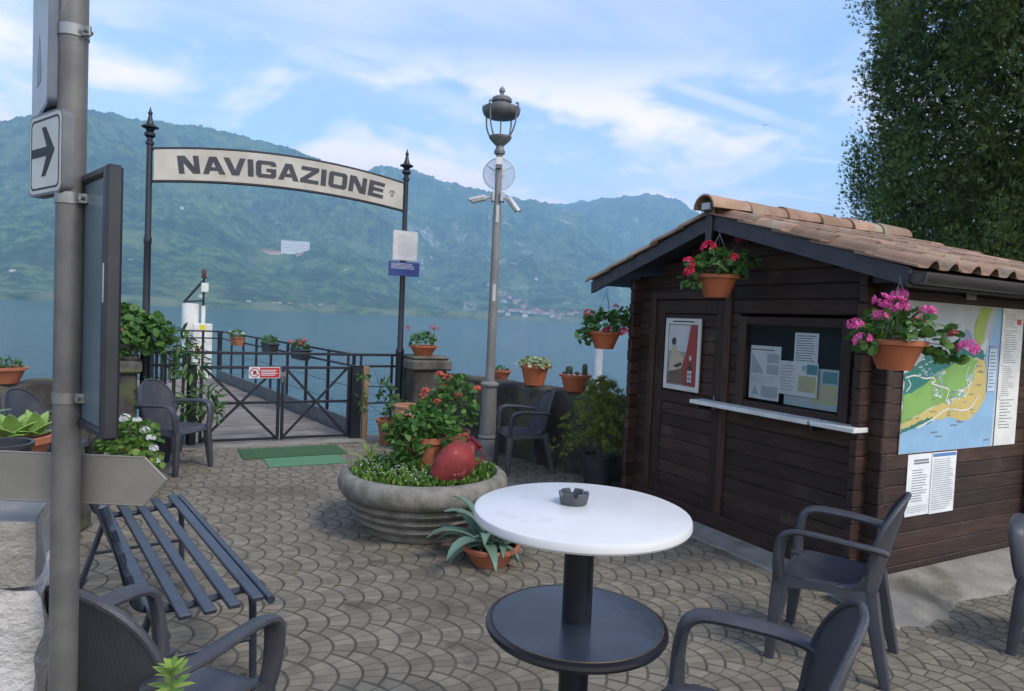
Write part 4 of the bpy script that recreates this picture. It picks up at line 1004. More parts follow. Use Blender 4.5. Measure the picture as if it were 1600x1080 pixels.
def arow(r, z):
    o = len(V)
    for k in range(n): V.append((r * math.cos(2 * math.pi * k / n), r * math.sin(2 * math.pi * k / n), z(k) if callable(z) else z))
    return o
notch = lambda zt, zn: (lambda k: zn if (k % 8) in (0, 1) else zt)
rows = [arow(.0, .0), arow(.039, .0), arow(.041, .004), arow(.046, notch(.034, .022)), arow(.044, notch(.036, .023)), arow(.037, notch(.035, .022)), arow(.034, .008), arow(.0, .007)]
for a, b in zip(rows, rows[1:]): F += [(a + k, a + (k + 1) % n, b + (k + 1) % n, b + k) for k in range(n)]
m_.add(V, F); m_.build('bowl', pmat('grey_melamine', (.055, .062, .070), (.08, .085, .09), 30, .4), A_, 40)

# ------------------------------------------------------------------ slatted bench
M_SLAT = pmat('blue_black_slat_paint', (.020, .026, .042), (.032, .040, .058), 8, .28, .06, 40, c3=(.10, .09, .08), scale3=14, lo3=.74, hi3=.84)
BN = thing('slatted_bench', 'dark blue metal slatted bench beyond the near left chair', 'bench', (.10, 3.74, 0), rad(9.2))
BL = .90
for i in range(5):
    x = .155 - i * .092; z = .448 - .012 * math.sin(math.pi * (i + .5) / 5.5) + (.004 if i == 0 else 0)
    m_ = MB(); m_.box((x - .024, -BL, z - .012), (x + .024, BL, z + .008), .004); m_.build('slat', M_SLAT, BN)
m_ = MB(); m_.tube([(.205, -BL - .01, .435), (.205, BL + .01, .435)], .017, 12); m_.build('front_rail', M_SLAT, BN)
for i in range(4):
    z = .53 + i * .088; x = -.285 - i * .026
    m_ = MB(); m_.box((-.010, -BL, -.024), (.010, BL, .024), .004); m_.build('back_slat', M_SLAT, BN, loc=(x, 0, z), rot=(0, rad(-16), 0))
for y in (-.72, .76):
    m_ = MB(); m_.tube(smooth_path([(.195, y, 0), (.19, y, .25), (.178, y, .40), (.13, y, .425), (-.1, y, .405), (-.24, y, .43), (-.285, y, .50), (-.33, y, .68), (-.385, y, .86)], 5), .016, 10); m_.build('side_frame', M_SLAT, BN)
    m_ = MB(); m_.tube(smooth_path([(-.21, y, .41), (-.26, y, .25), (-.34, y, 0)], 4), .016, 10); m_.build('leg', M_SLAT, BN)
    m_ = MB(); m_.tube([(.185, y, .20), (-.27, y, .20)], .010, 8); m_.build('stretcher', M_SLAT, BN)

# ------------------------------------------------------------------ street lamp with dish and cameras
M_LAMP = pmat('lamp_grey_paint', (.205, .203, .195), (.165, .163, .156), 5, .55, .12, 40, c3=(.12, .11, .095), scale3=4, lo3=.6, hi3=.75)
M_LANT = pmat('lantern_iron', (.125, .13, .14), (.18, .185, .195), 9, .45, .1, 50)
LP = thing('street_lamp', 'tall grey street lamp with a classic lantern head by the lake wall', 'lamp post', (3.52, 7.14, 0))
m_ = MB(); m_.lathe([(.128, 0), (.125, .02), (.118, .19), (.108, .205), (.118, .215), (.118, .235), (.103, .25), (.088, .80), (.092, .825), (.108, .835), (.110, .86), (.092, .875), (.062, .89)], 20); m_.build('base', M_LAMP, LP)
m_ = MB(); m_.lathe([(.056, .885), (.050, 2.0), (.046, 2.95), (.040, 2.97), (.038, 3.55)], 20, cap1=True); m_.build('shaft', M_LAMP, LP)
for z in (2.76, 1.84):
    m_ = MB(); m_.sheet([[(.0515 * math.cos(a), .0515 * math.sin(a), z), (.0505 * math.cos(a), .0505 * math.sin(a), z + .20)] for a in [rad(-130 + 8 * k) for k in range(6)]]); m_.build('sticker', ink('sticker_white', (.5, .5, .5)), LP)
m_ = MB(); m_.lathe([(.040, 3.551), (.062, 3.56), (.066, 3.59), (.050, 3.62), (.042, 3.65), (.06, 3.665), (.115, 3.72), (.135, 3.75), (.135, 3.76), (.02, 3.762)], 24); LN = m_.build('lantern', M_LANT, LP)
for k in range(4):
    a = rad(28 + 90 * k); c, s_ = math.cos(a), math.sin(a)
    m_ = MB(); m_.tube(smooth_path([(.118 * c, .118 * s_, 3.735), (.165 * c, .165 * s_, 3.80), (.205 * c, .205 * s_, 3.90), (.212 * c, .212 * s_, 4.00), (.222 * c, .222 * s_, 4.06), (.236 * c, .236 * s_, 4.09), (.228 * c, .228 * s_, 4.125), (.205 * c, .205 * s_, 4.115)], 4), .0095, 8); m_.build('lantern_arm', M_LANT, LN)
m_ = MB(); m_.lathe([(.0, 3.985), (.10, 3.975), (.17, 3.985), (.205, 4.01), (.222, 4.05), (.226, 4.085), (.215, 4.09), (.15, 4.115), (.092, 4.135), (.092, 4.15), (.118, 4.165), (.118, 4.195), (.095, 4.215), (.045, 4.232), (.022, 4.25), (.022, 4.262), (.036, 4.285), (.032, 4.31), (.012, 4.335), (0, 4.345)], 32); m_.build('lantern_hood', M_LANT, LN)
m_ = MB(); m_.cyl((0, 0, 3.76), (0, 0, 3.98), .008, n=8); m_.build('lamp_tube', M_LANT, LN)
# wire dish
Dd = thing('dish_antenna', 'round wire mesh dish antenna clamped to the street lamp', 'antenna', (3.52, 7.14, 3.36)); Dd.rotation_euler = (0, 0, rad(62))
M_DISHW = pmat('galvanised_wire', (.50, .51, .52), (.40, .41, .42), 8, .5, metal=.1)
m_ = MB(); R_ = .19
dz = lambda r: .10 + .065 * (r / R_) ** 2
for r_ in (.19, .178, .165, .15, .135, .12, .105, .09, .075, .06, .045): m_.tube([(dz(r_), r_ * math.cos(a), r_ * math.sin(a)) for a in [2 * math.pi * k / 28 for k in range(28)]], .005 if r_ == .19 else .0024, 5, closed=True)
for k in range(40):
    a = 2 * math.pi * k / 40; m_.tube([(dz(r_), r_ * math.cos(a + (r_ * 1.2)), r_ * math.sin(a + r_ * 1.2)) for r_ in (.03, .08, .13, .19)], .0022, 4)
m_.build('mesh_reflector', M_DISHW, Dd)
m_ = MB(); m_.tube([(.165, -.16, .10), (.10, 0, .0), (.165, .16, .10)], .006, 6); m_.tube([(.10, 0, 0), (.15, 0, -.18)], .006, 6); m_.box((.042, -.045, -.05), (.10, .045, .05), .006); m_.tube([(.10, 0, 0), (.28, 0, .0)], .008, 8); m_.build('bracket', M_DISHW, Dd)
m_ = MB(); m_.box((-.075, -.038, .06), (-.042, .038, .15), .006); m_.box((-.070, -.034, .02), (-.042, .034, .058), .004, 1); m_.build('radio_box', [M_WHITE, M_GREYMETAL], Dd)
# cameras
M_CAM = pmat('camera_white', (.45, .45, .46), (.38, .38, .39), 9, .35)
def seccam(ang_, tilt, label):
    t = thing('security_camera', label, 'camera', (3.52, 7.14, 3.05), ang_, 'security cameras on the street lamp')
    m_ = MB(); m_.box((.040, -.05, -.05), (.075, .05, .07), .01); m_.build('junction_box', M_CAM, t)
    m_ = MB(); m_.tube([(.075, 0, .0), (.11, 0, .0), (.13, 0, -.01)], .014, 8); m_.build('bracket', M_CAM, t)
    M = Matrix.Translation((.13, 0, -.005)) @ Matrix.Rotation(tilt, 4, 'Y')
    m_ = MB(); m_.lathe([(0, .0), (.030, .004), (.034, .02), (.034, .185), (.030, .187), (.026, .18), (0, .178)], 16, M=M @ Matrix.Rotation(rad(90), 4, 'Y')); b_ = m_.build('body', M_CAM, t)
    m_ = MB(); m_.sheet([[(x, .040 * math.cos(a), .040 * math.sin(a)) for x in (.02, .21)] for a in [rad(10 + 16 * k) for k in range(11)]], .003, M=M); m_.build('sunshield', M_CAM, t)
    m_ = MB(); m_.cyl((.1775, 0, 0), (.179, 0, 0), .024, n=14); m_.v = [tuple(M @ Vector(v)) for v in m_.v]; m_.build('lens', ink('lens_black', (.01, .01, .012), .1), b_)
seccam(rad(160), rad(16), 'white bullet camera on the street lamp pointing left')
seccam(rad(-45), rad(52), 'white bullet camera on the street lamp pointing down right')

# ------------------------------------------------------------------ signs on the arch post and the gate
def flatsign(name, label, x0, x1, z0, z1, y, base, border=None, th=.012, group=None):
    t = thing(name, label, 'sign', (x0, y, z0), 0, group); M = Matrix(((1, 0, 0, 0), (0, 0, -1, 0), (0, 1, 0, 0), (0, 0, 0, 1)))
    m_ = MB(); m_.box((0, 0, 0), (x1 - x0, z1 - z0, th), .002, 0, M); m_.build('plate', base, t); return t, M, x1 - x0, z1 - z0
t, M, w_, h_ = flatsign('notice_case', 'white glazed notice case on the right arch post', 2.725, 3.065, 2.345, 2.735, 8.575, ink('case_white', (.55, .55, .57)))
m_ = MB(); rectp(m_, M, .018, .012, w_ - .018, h_ - .02, .0126, 0); lines(m_, M, .07, w_ - .04, .05, h_ - .05, 22, .0134, 1, .35, .35); m_.build('print', [ink('case_paper', (.62, .60, .60)), ink('print_faint', (.46, .45, .47))], t, 0)
t, M, w_, h_ = flatsign('blue_sign', 'small dark blue sign with white lettering below the notice case', 2.68, 3.10, 2.14, 2.325, 8.575, ink('sign_blue', (.025, .05, .20)))
m_ = MB(); lines(m_, M, .03, w_ - .03, .09, h_ - .015, 5, .0126, 0, .35, .25); m_.build('lettering', ink('sign_white', (.6, .62, .66)), t, 0)
m_ = MB(); m_.box((2.84, 8.588, 2.44), (2.90, 8.612, 2.47)); 
t, M, w_, h_ = flatsign('prohibition_sign', 'red and white no entry sign fixed on the pier gate', 1.005, 1.365, .785, .925, 8.604, ink('sign_white', (.6, .62, .66)), th=.004)
m_ = MB(); rectp(m_, M, .125, .008, w_ - .006, h_ - .008, .0046, 0)
for r0, r1, z, mi in ((.058, .046, .0046, 0),):
    n = 28; V = [(.065 + r * math.cos(2 * math.pi * k / n), .07 + r * math.sin(2 * math.pi * k / n), .0050) for r in (r0, r1) for k in range(n)]
    m_.add(V, [(k, (k + 1) % n, n + (k + 1) % n, n + k) for k in range(n)], 0, M)
m_.prism([(.045, .05), (.06, .043), (.085, .055), (.088, .08), (.072, .098), (.055, .095), (.048, .075)], .0046, .005, 1, M)
m_.prism([(.027, .100), (.034, .107), (.103, .040), (.096, .033)], .0052, .0056, 0, M)
lines(m_, M, .14, w_ - .02, .03, .11, 4, .0054, 2, .45, .25); m_.build('lettering', [ink('sign_red', (.42, .025, .03)), ink('hand_black', (.03, .03, .03)), ink('sign_white', (.6, .62, .66))], t, 0)

# ------------------------------------------------------------------ navigation pile beyond the pier
PX, PY = .735, 17.9
t = thing('beacon_pile', 'white navigation pile with a lamp mast beyond the pier end', 'pile', (PX, PY, 0))
m_ = MB(); m_.lathe([(.19, -6), (.19, 1.62), (.185, 1.66), (.0, 1.67)], 24); m_.build('pile', M_WHITE, t)
m_ = MB(); m_.cyl((.28, -.05, -.2), (.28, -.05, 1.62), .05, n=14); m_.build('conduit', M_WHITE, t)
m_ = MB(); m_.tube([(.28, 0, .9), (.28, 0, 2.30)], .028, 10); m_.tube([(-.15, 0, 1.68), (.26, 0, 2.22)], .03, 10); m_.tube([(-.14, 0, 1.70), (.28, 0, 1.74)], .02, 8); m_.build('mast', M_IRON, t)
m_ = MB(); m_.box((.22, -.12, 1.95), (.38, -.03, 2.17), .01); m_.build('control_box', M_WHITE, t)
m_ = MB(); m_.lathe([(.05, 2.28), (.06, 2.30), (.06, 2.34), (.045, 2.345), (.05, 2.36), (.055, 2.45), (.045, 2.49), (0, 2.51)], 14, (.28, 0, 0)); m_.build('beacon_lamp', pmat('beacon_red', (.12, .03, .025), (.07, .03, .03), 9, .3), t)
t = thing('equipment_cabinet', 'white equipment cabinet standing before the navigation pile', 'cabinet', (1.02, 17.45, .0))
m_ = MB(); m_.box((-.24, -.12, -.1), (.17, .12, 1.20), .015); m_.build('body', M_WHITE, t)
m_ = MB(); m_.box((-.10, -.124, 1.06), (.02, -.121, 1.17), .001); m_.build('label_plate', ink('label_yellow', (.75, .62, .03)), t)
m_ = MB(); m_.box((-.2, -.13, .42), (-.11, -.121, .68), .004); m_.build('red_box', ink('box_red', (.5, .06, .03)), t)
m_ = MB(); m_.box((-.3, -.2, -6), (.25, .2, -.1)); m_.build('support', M_GREYMETAL, t)
t = thing('mooring_post', 'plain white mooring post standing in the lake left of the kiosk', 'post', (8.17, 11.5, 0))
m_ = MB(); m_.lathe([(.085, -6), (.085, 1.28), (.07, 1.32), (0, 1.33)], 18); m_.build('shaft', M_WHITE, t); m_ = MB(); m_.lathe([(.09, .2), (.09, .3)], 18); m_.build('band', M_GREYMETAL, t)

# ------------------------------------------------------------------ near sign pole and masonry stub
M_POLE = pmat('galvanised_pole', (.155, .150, .140), (.115, .112, .108), 9, .5, .15, 60, metal=.25, c3=(.26, .25, .22), scale3=12, lo3=.62, hi3=.78)
QX, QY = -.182, 1.905
SP = thing('sign_pole', 'grey galvanised sign pole at the left edge', 'pole', (QX, QY, 0))
m_ = MB(); m_.lathe([(.0305, -.05), (.0305, 3.4)], 28); m_.build('shaft', M_POLE, SP)
M_BAND = pmat('steel_band', (.30, .30, .29), (.22, .22, .215), 14, .35, metal=.7)
for z in (2.27, 1.885, 1.415):
    m_ = MB(); m_.lathe([(.0308, z - .013), (.0328, z - .013), (.0328, z + .013), (.0308, z + .013)], 28); B_ = m_.build('clamp_band', M_BAND, SP)
    m_ = MB(); M = Matrix.Rotation(rad(-28 - 8), 4, 'Z'); m_.box((.028, -.012, z - .012), (.052, -.004, z + .012), .002, 0, M); m_.cyl(tuple(M @ Vector((.042, -.022, z))), tuple(M @ Vector((.042, .006, z))), .005, n=8); m_.build('clamp_bolt', M_BAND, B_)
# blank back of an arrow-shaped plate
cr = Vector((math.cos(rad(-28)), math.sin(rad(-28)), 0)); cf = Vector((math.sin(rad(28)), math.cos(rad(28)), 0))
def facing(o, yaw_deg):
    """frame: x along the plate's width, y up, z towards its face"""
    a = rad(-28 + yaw_deg); U = Vector((math.cos(a), math.sin(a), 0)); Nn = Vector((math.sin(a), -math.cos(a), 0))
    return Matrix(((U.x, 0, Nn.x, 0), (U.y, 0, Nn.y, 0), (U.z, 1, Nn.z, 0), (0, 0, 0, 1)))
t = thing('arrow_plate', 'bare grey back of an arrow shaped sign plate on the near pole', 'sign', (QX + cf.x * .036, QY + cf.y * .036, 1.155))
M = facing(None, 0); pts = [(-.50, -.004), (.168, -.004), (.222, .062), (.168, .114), (-.50, .114)]
M_PLATE = pmat('raw_aluminium', (.27, .255, .225), (.22, .21, .185), 5, .5, .1, 60, metal=.35, c3=(.30, .29, .26), scale3=3)
m_ = MB(); m_.prism(pts, -.002, .002, 0, M); m_.build('plate', M_PLATE, t, 0)
m_ = MB()
for (a, b), (c, d) in zip(pts, pts[1:] + pts[:1]): m_.tube([tuple(M @ Vector((a, b, 0))), tuple(M @ Vector((c, d, 0)))], .003, 6)
m_.build('edge', M_PLATE, t)
# square arrow sign seen sharply from the side
t = thing('arrow_sign', 'white square sign with a black arrow turned edge-on beside the pole', 'sign', (-.186, 1.866, 1.893))
M = facing(None, -36)   # its left edge runs away from the viewer
S_ = .195
def rrect(w_, h_, r_, n=5):
    out = []
    for cx0, cy0, a0 in ((w_ - r_, r_, -90), (w_ - r_, h_ - r_, 0), (r_, h_ - r_, 90), (r_, r_, 180)):
        out += [(cx0 + r_ * math.cos(rad(a0 + 90 * k / n)), cy0 + r_ * math.sin(rad(a0 + 90 * k / n))) for k in range(n + 1)]
    return out
def on(M, pts, dx): return [(a + dx, b) for a, b in pts]
m_ = MB(); m_.prism([(a - S_, b) for a, b in rrect(S_, S_, .022)], -.014, .011, 0, M); m_.build('plate', pmat('sign_casing', (.10, .105, .115), (.14, .145, .15), 9, .45), t, 30)
m_ = MB(); m_.prism([(a - S_ + .006, b + .006) for a, b in rrect(S_ - .012, S_ - .012, .018)], .0112, .0118, 0, M); m_.build('face', ink('sign_face_white', (.62, .62, .58)), t, 0)
def ringp(mb, outer, inner, z, mi):
    n = len(outer); mb.add([(a, b, z) for a, b in outer] + [(a, b, z) for a, b in inner], [(i, (i + 1) % n, n + (i + 1) % n, n + i) for i in range(n)], mi, M)
m_ = MB(); ringp(m_, [(a - S_ + .014, b + .014) for a, b in rrect(S_ - .028, S_ - .028, .016)], [(a - S_ + .019, b + .019) for a, b in rrect(S_ - .038, S_ - .038, .013)], .0122, 0)
ar = [(-.175, .092), (-.085, .092), (-.115, .045), (-.092, .045), (-.04, .1025), (-.092, .16), (-.115, .16), (-.085, .113), (-.175, .113)]
m_.prism(ar, .0122, .0128, 0, M); m_.build('arrow', ink('sign_black', (.02, .02, .022)), t, 0)
# tall sign above it, edge-on too
t = thing('edge_on_sign', 'tall white sign seen edge-on at the top of the near pole', 'sign', (-.2185, 1.893, 2.095))
M = facing(None, -49)
m_ = MB(); m_.prism([(a - .32, b) for a, b in rrect(.32, .60, .02)], -.024, .010, 0, M); m_.build('plate', pmat('sign_casing_blue', (.09, .11, .15), (.12, .14, .18), 9, .45), t, 30)
m_ = MB(); m_.prism([(a - .312, b + .008) for a, b in rrect(.304, .584, .017)], .0102, .0108, 0, M); m_.build('face', ink('sign_face_pale', (.52, .56, .60)), t, 0)
m_ = MB(); m_.prism([(-.2, .08), (-.12, .08), (-.12, .12), (-.16, .2), (-.2, .12)], .0112, .0118, 0, M); m_.build('symbol', ink('sign_greyblue', (.25, .30, .36)), t, 0)
# framed board on the pole's right, seen almost edge-on
t = thing('framed_board', 'narrow black framed display board clamped to the near pole', 'board', (-.163, 1.936, 1.345))
M = facing(None, -45); W_, H_ = .262, .597
M2 = M
m_ = MB()
for x0, y0_, x1, y1_ in ((0, 0, .022, H_), (W_ - .030, 0, W_, H_), (.0225, 0, W_ - .0225, .022), (.0225, H_ - .022, W_ - .0225, H_)): m_.box((x0, y0_, -.022), (x1, y1_, .012), .006, 0, M)
m_.build('frame', pmat('black_frame', (.014, .016, .022), (.022, .024, .03), 9, .4), t)
m_ = MB(); m_.box((.022, .022, -.003), (W_ - .022, H_ - .022, .003), 0, 0, M); m_.build('back_panel', pmat('blue_grey_panel', (.10, .15, .18), (.13, .18, .21), 4, .25, c3=(.2, .23, .24), scale3=6, lo3=.62, hi3=.8), t)
m_ = MB(); M = M2; m_.box((W_ - .016, .30, .0122), (W_ - .006, .385, .0128), 0, 0, M); m_.build('sticker', ink('sticker_white', (.5, .5, .5)), t)
# masonry stub at the left edge
M_PLASTER = pmat('crumbling_plaster', (.34, .32, .285), (.26, .245, .215), 7, .95, 1.0, 60, c3=(.15, .14, .12), scale3=6, lo3=.52, hi3=.66, bdist=.012)
M_PLASTERW = pmat('white_limewash', (.62, .61, .59), (.46, .44, .41), 6, .95, 1.0, 34, c3=(.25, .23, .20), scale3=9, lo3=.6, hi3=.72, bdist=.02)
t = thing('masonry_stub', 'crumbling plastered wall stub at the lower left corner', 'wall', (-.62, 2.10, 0))
def rough_block(lo, hi, amp, n, seed):
    m_ = MB()
    for ax in range(3):
        for sd in (0, 1):
            o = [a for a in range(3) if a != ax]; G = []
            for i in range(n + 1):
                row = []
                for j in range(n + 1):
                    p = [0, 0, 0]; p[ax] = hi[ax] if sd else lo[ax]; p[o[0]] = lo[o[0]] + (hi[o[0]] - lo[o[0]]) * i / n; p[o[1]] = lo[o[1]] + (hi[o[1]] - lo[o[1]]) * j / n
                    q_ = Vector(p); c_ = (Vector(lo) + Vector(hi)) / 2
                    e = float(fbm(np.array(q_.x * 9 + q_.z * 5 + seed), np.array(q_.y * 9 + q_.z * 8), seed, 4)) - .5
                    d_ = Vector([(q_[k] - c_[k]) / (hi[k] - lo[k]) * 2 for k in range(3)]); d_ = Vector([math.copysign(abs(v) ** 6, v) for v in d_])
                    row.append(q_ + d_ * e * amp - d_ * .012)
                G.append(row)
            m_.sheet(G if sd == (ax != 1) else G[::-1])
    return m_
m_ = rough_block((-.9, -.10, -.05), (.385, .30, .93), .05, 30, 5); m_.build('lower_masonry', M_PLASTERW, t, 60)
m_ = rough_block((-.9, -.09, .915), (.378, .29, 1.10), .03, 26, 9); m_.build('upper_masonry', M_PLASTER, t, 60)

# ------------------------------------------------------------------ plants
M_TERRA = pmat('terracotta', (.40, .135, .065), (.31, .10, .05), 8, .78, .35, 60, c3=(.42, .26, .18), scale3=7, lo3=.6, hi3=.78, bdist=.004)
M_TERRAP = pmat('plastic_terracotta', (.42, .125, .05), (.36, .10, .042), 6, .5, .1, 60)
M_TERRAOLD = pmat('old_terracotta', (.36, .17, .10), (.26, .12, .075), 9, .85, .5, 70, c3=(.36, .30, .24), scale3=6, lo3=.55, hi3=.72, bdist=.005)
M_POTBLK = pmat('black_pot', (.02, .022, .028), (.035, .037, .042), 8, .45, .1, 40)
M_POTGRY = pmat('grey_pot', (.22, .22, .21), (.16, .16, .155), 8, .8, .3, 50)
M_SOIL = pmat('potting_soil', (.035, .024, .016), (.06, .042, .028), 30, .95, .9, 120)
L_GER = leafmat('geranium_leaf', (.055, .14, .028), (.095, .21, .045))
L_IVY = leafmat('ivy_leaf', (.035, .11, .018), (.085, .20, .035))
L_PALE = leafmat('pale_leaf', (.16, .29, .045), (.27, .38, .07))
L_GRND = leafmat('ground_cover', (.07, .17, .022), (.15, .27, .045))
L_DARK = leafmat('broad_leaf', (.04, .105, .03), (.10, .19, .055))
L_CYP = leafmat('cypress_spray', (.050, .10, .028), (.125, .19, .05), .5, .3)
L_FIR = leafmat('spruce_needle', (.10, .16, .025), (.20, .24, .04), .35, .3)
L_AGV = leafmat('agave_leaf', (.095, .165, .125), (.13, .21, .155), .15, .05, .45, .0)
L_SUC = leafmat('succulent_leaf', (.21, .36, .07), (.30, .45, .12), .15, .25, .4, .0)
L_SED = leafmat('sedum_leaf', (.26, .33, .15), (.36, .40, .22), .25, .2)
L_CACT = pmat('cactus_skin', (.03, .05, .025), (.05, .075, .035), 30, .7, .6, 90)
def petalmat(n, a, b): return leafmat(n, a, b, .18, .3, .6, .004)
P_RED = petalmat('crimson_petal', (.66, .015, .075), (.78, .05, .14)); P_PINK = petalmat('pink_petal', (.74, .07, .34), (.84, .20, .50)); P_SAL = petalmat('salmon_petal', (.68, .10, .07), (.78, .22, .16)); P_WHT = petalmat('white_petal', (.72, .72, .70), (.80, .80, .78)); P_ROSE = petalmat('rose_petal', (.60, .10, .16), (.70, .22, .25))
M_STEM = pmat('green_stem', (.08, .15, .04), (.12, .17, .06), 12, .7); M_BARK = pmat('bark', (.10, .075, .055), (.055, .04, .03), 9, .95, .8, 30, stretch=(3, 3, 1), bdist=.02)
ROUND = ([(0, 0, 0), (.22, -.46, .09), (.62, -.58, .05), (.98, -.26, .10), (1.02, .05, .04), (.96, .30, .10), (.60, .58, .05), (.22, .46, .09)], [(0, 1, 2, 3, 4, 5, 6, 7)])
OVAL = ([(0, 0, 0), (.3, -.20, .03), (.7, -.17, .04), (1, 0, 0), (.7, .17, .04), (.3, .20, .03)], [(0, 1, 2, 3, 4, 5)])
LONG = ([(0, 0, 0), (.3, -.11, .04), (.7, -.10, .02), (1, 0, -.06), (.7, .10, .02), (.3, .11, .04)], [(0, 1, 2, 3, 4, 5)])
IVYT = ([(0, 0, 0), (.12, -.42, .05), (.45, -.34, .03), (1, 0, -.04), (.45, .34, .03), (.12, .42, .05)], [(0, 1, 2, 3, 4, 5)])
FLOR = ([(0, 0, 0), (.6, -.28, .1), (1, 0, .18), (.6, .28, .1)], [(0, 1, 2, 3)])
SPRAY = ([(0, 0, 0), (.4, -.10, .02), (1, -.03, 0), (.4, .03, .03), (0, 0, 0), (.35, .04, .0), (.82, .38, .06), (.28, .20, .02), (0, 0, 0), (.28, -.20, .02), (.82, -.40, -.05), (.35, -.05, 0)], [(0, 1, 2, 3), (4, 5, 6, 7), (8, 9, 10, 11)])
def ball_pts(n, c, r, shell=.5, zmin=-1.0):
    d = unit(RNG.normal(size=(n * 2, 3))); d = d[d[:, 2] > zmin][:n]
    k = RNG.random(len(d)) ** (1 / 3) * shell + (1 - shell) * RNG.random(len(d)) ** .15
    k = np.clip(k + .0, 0, 1)[:, None]
    return np.asarray(c) + d * k * np.asarray(r), d
def leaves(tmpl, n, c, r, size, shell=.5, zmin=-.6, upw=.5, outw=.7, droop=0., jit=.7):
    P, d = ball_pts(n, c, r, shell, zmin); m = len(P)
    D = d * outw + RNG.normal(size=(m, 3)) * jit + np.array([0, 0, -droop]); N = d * .6 + np.array([0, 0, upw]) + RNG.normal(size=(m, 3)) * .35
    return scatter(tmpl[0], tmpl[1], P, D, N, size * RNG.uniform(.65, 1.25, m))
def join(parts):
    V, F, o = [], [], 0
    for v, f in parts: V.append(v); F.append(f + o); o += len(v)
    return np.concatenate(V), F
def foliage(name, parts, mat, parent, loc=(0, 0, 0)):
    V, F = join(parts); return tag(place(name, np_mesh(name, V, F, mat), parent, loc), kind='stuff')
HEADS = {}
def head_mesh(mat, n=26):
    if mat.name not in HEADS:
        d = unit(RNG.normal(size=(n * 2, 3))); d = d[d[:, 2] > -.35][:n]; P = d * np.array([.8, .8, .62]); Pp = np.repeat(P, 5, 0); dd = np.repeat(d, 5, 0); m = len(Pp)
        t1 = unit(np.cross(dd, RNG.normal(size=(m, 3)) * .2 + [.3, .5, .1])); t2 = np.cross(dd, t1); a = np.tile(np.arange(5) * 2 * math.pi / 5, len(P)) + np.repeat(RNG.random(len(P)) * 6, 5)
        D = t1 * np.cos(a)[:, None] + t2 * np.sin(a)[:, None] + dd * .25
        V, F = scatter(FLOR[0], FLOR[1], Pp, D, dd, RNG.uniform(.34, .46, m)); HEADS[mat.name] = np_mesh('flower_head', V, F, mat)
    return HEADS[mat.name]
def stems(name, pairs, parent, r=.0028, mat=None):
    m_ = MB()
    for a, b in pairs:
        a, b = Vector(a), Vector(b); mid = (a + b) / 2 + Vector((random.uniform(-.02, .02), random.uniform(-.02, .02), .01)); m_.tube([a, mid, b], [r * 1.2, r, r], 5)
    return m_.build(name, mat or M_STEM, parent)
def pot_mesh(mb, r0, r1, h, rim=.025, rt_=.012, n=32, ay=1.0):
    mb.lathe([(0, 0), (r0, 0), (r0 + (r1 - r0) * .85, h - rim), (r1 + rt_, h - rim + .003), (r1 + rt_ + .002, h - .004), (r1 + rt_ - .004, h), (r1 - .012, h - .002), (r1 - .014, h - rim * 1.2)], n, ay=ay)
def potted(name, label, cat, loc, r0, r1, h, mat, rim=.025, ay=1.0, rz=0., group=None, saucer=False):
    t = thing(name, label, cat, loc, rz, group); m_ = MB(); pot_mesh(m_, r0, r1, h, rim, ay=ay); m_.build('pot', mat, t, 40)
    m_ = MB(); m_.lathe([(r1 - .0145, h - rim * 1.1), (r1 * .6, h - rim * .9), (0, h - rim * .7)], 24, ay=ay); m_.build('soil', M_SOIL, t)
    return t
def flowers(t, mat, spots, size=.045, base=(0, 0, 0), stem=True):
    pr_ = []
    for i, sp in enumerate(spots):
        o = place('flower_head', head_mesh(mat), t, sp[:3], (random.uniform(-.4, .4), random.uniform(-.4, .4), random.uniform(0, 6)), (sp[3] if len(sp) > 3 else size) * random.uniform(.9, 1.1))
        b = Vector(base); s_ = Vector(sp[:3]); pr_.append((b.lerp(s_, .25), s_ - Vector((0, 0, .012))))
    if stem: stems('stems', pr_, t)
def geranium(name, label, loc, r0, r1, h, potm, spread, lift, n, petal, heads, hs=.045, leaf=None, lsz=.045, group=None, trail=None, rim=.03):
    t = potted(name, label, 'potted plant', loc, r0, r1, h, potm, rim, group=group); leaf = leaf or L_GER
    pp = [leaves(ROUND, n, (0, 0, h + lift * .35), (spread, spread, lift * .75), lsz, .45, -.35, .7, .6, .1)]
    for tr in (trail or []): pp.append(leaves(ROUND, tr[4], tr[:3], (tr[3], tr[3], tr[3] * .9), lsz, .5, -1, .4, .6, .3))
    foliage('foliage', pp, leaf, t); flowers(t, petal, heads, hs, (0, 0, h)); return t

# hanging baskets under the kiosk roof (pot centre heights from the eaves)
def basket(label, x, y, z0, hook, petal, heads, n, trail, turn=0):
    t = geranium('hanging_basket', label, (x, y, z0), .085, .148, .165, M_TERRAP, .20, .17, n, petal, heads, .05, lsz=.05, group='hanging geranium baskets', trail=trail)
    m_ = MB()
    for k in range(3):
        a = rad(turn + 120 * k); m_.tube([(.15 * math.cos(a), .15 * math.sin(a), .155), (0, 0, hook - z0)], .0022, 5)
    m_.tube([(0, 0, hook - z0), (0, 0, hook - z0 + .03)], .003, 5); m_.build('hanger', M_GREYMETAL, t); t.rotation_euler = (0, 0, 0); return t
CRv, CFv = Vector((math.cos(rad(-28)), math.sin(rad(-28)), 0)), Vector((math.sin(rad(28)), math.cos(rad(28)), 0))
def cv(a, b, z): v = CRv * a + CFv * b; return (v.x, v.y, z)          # a to the right, b away, z up
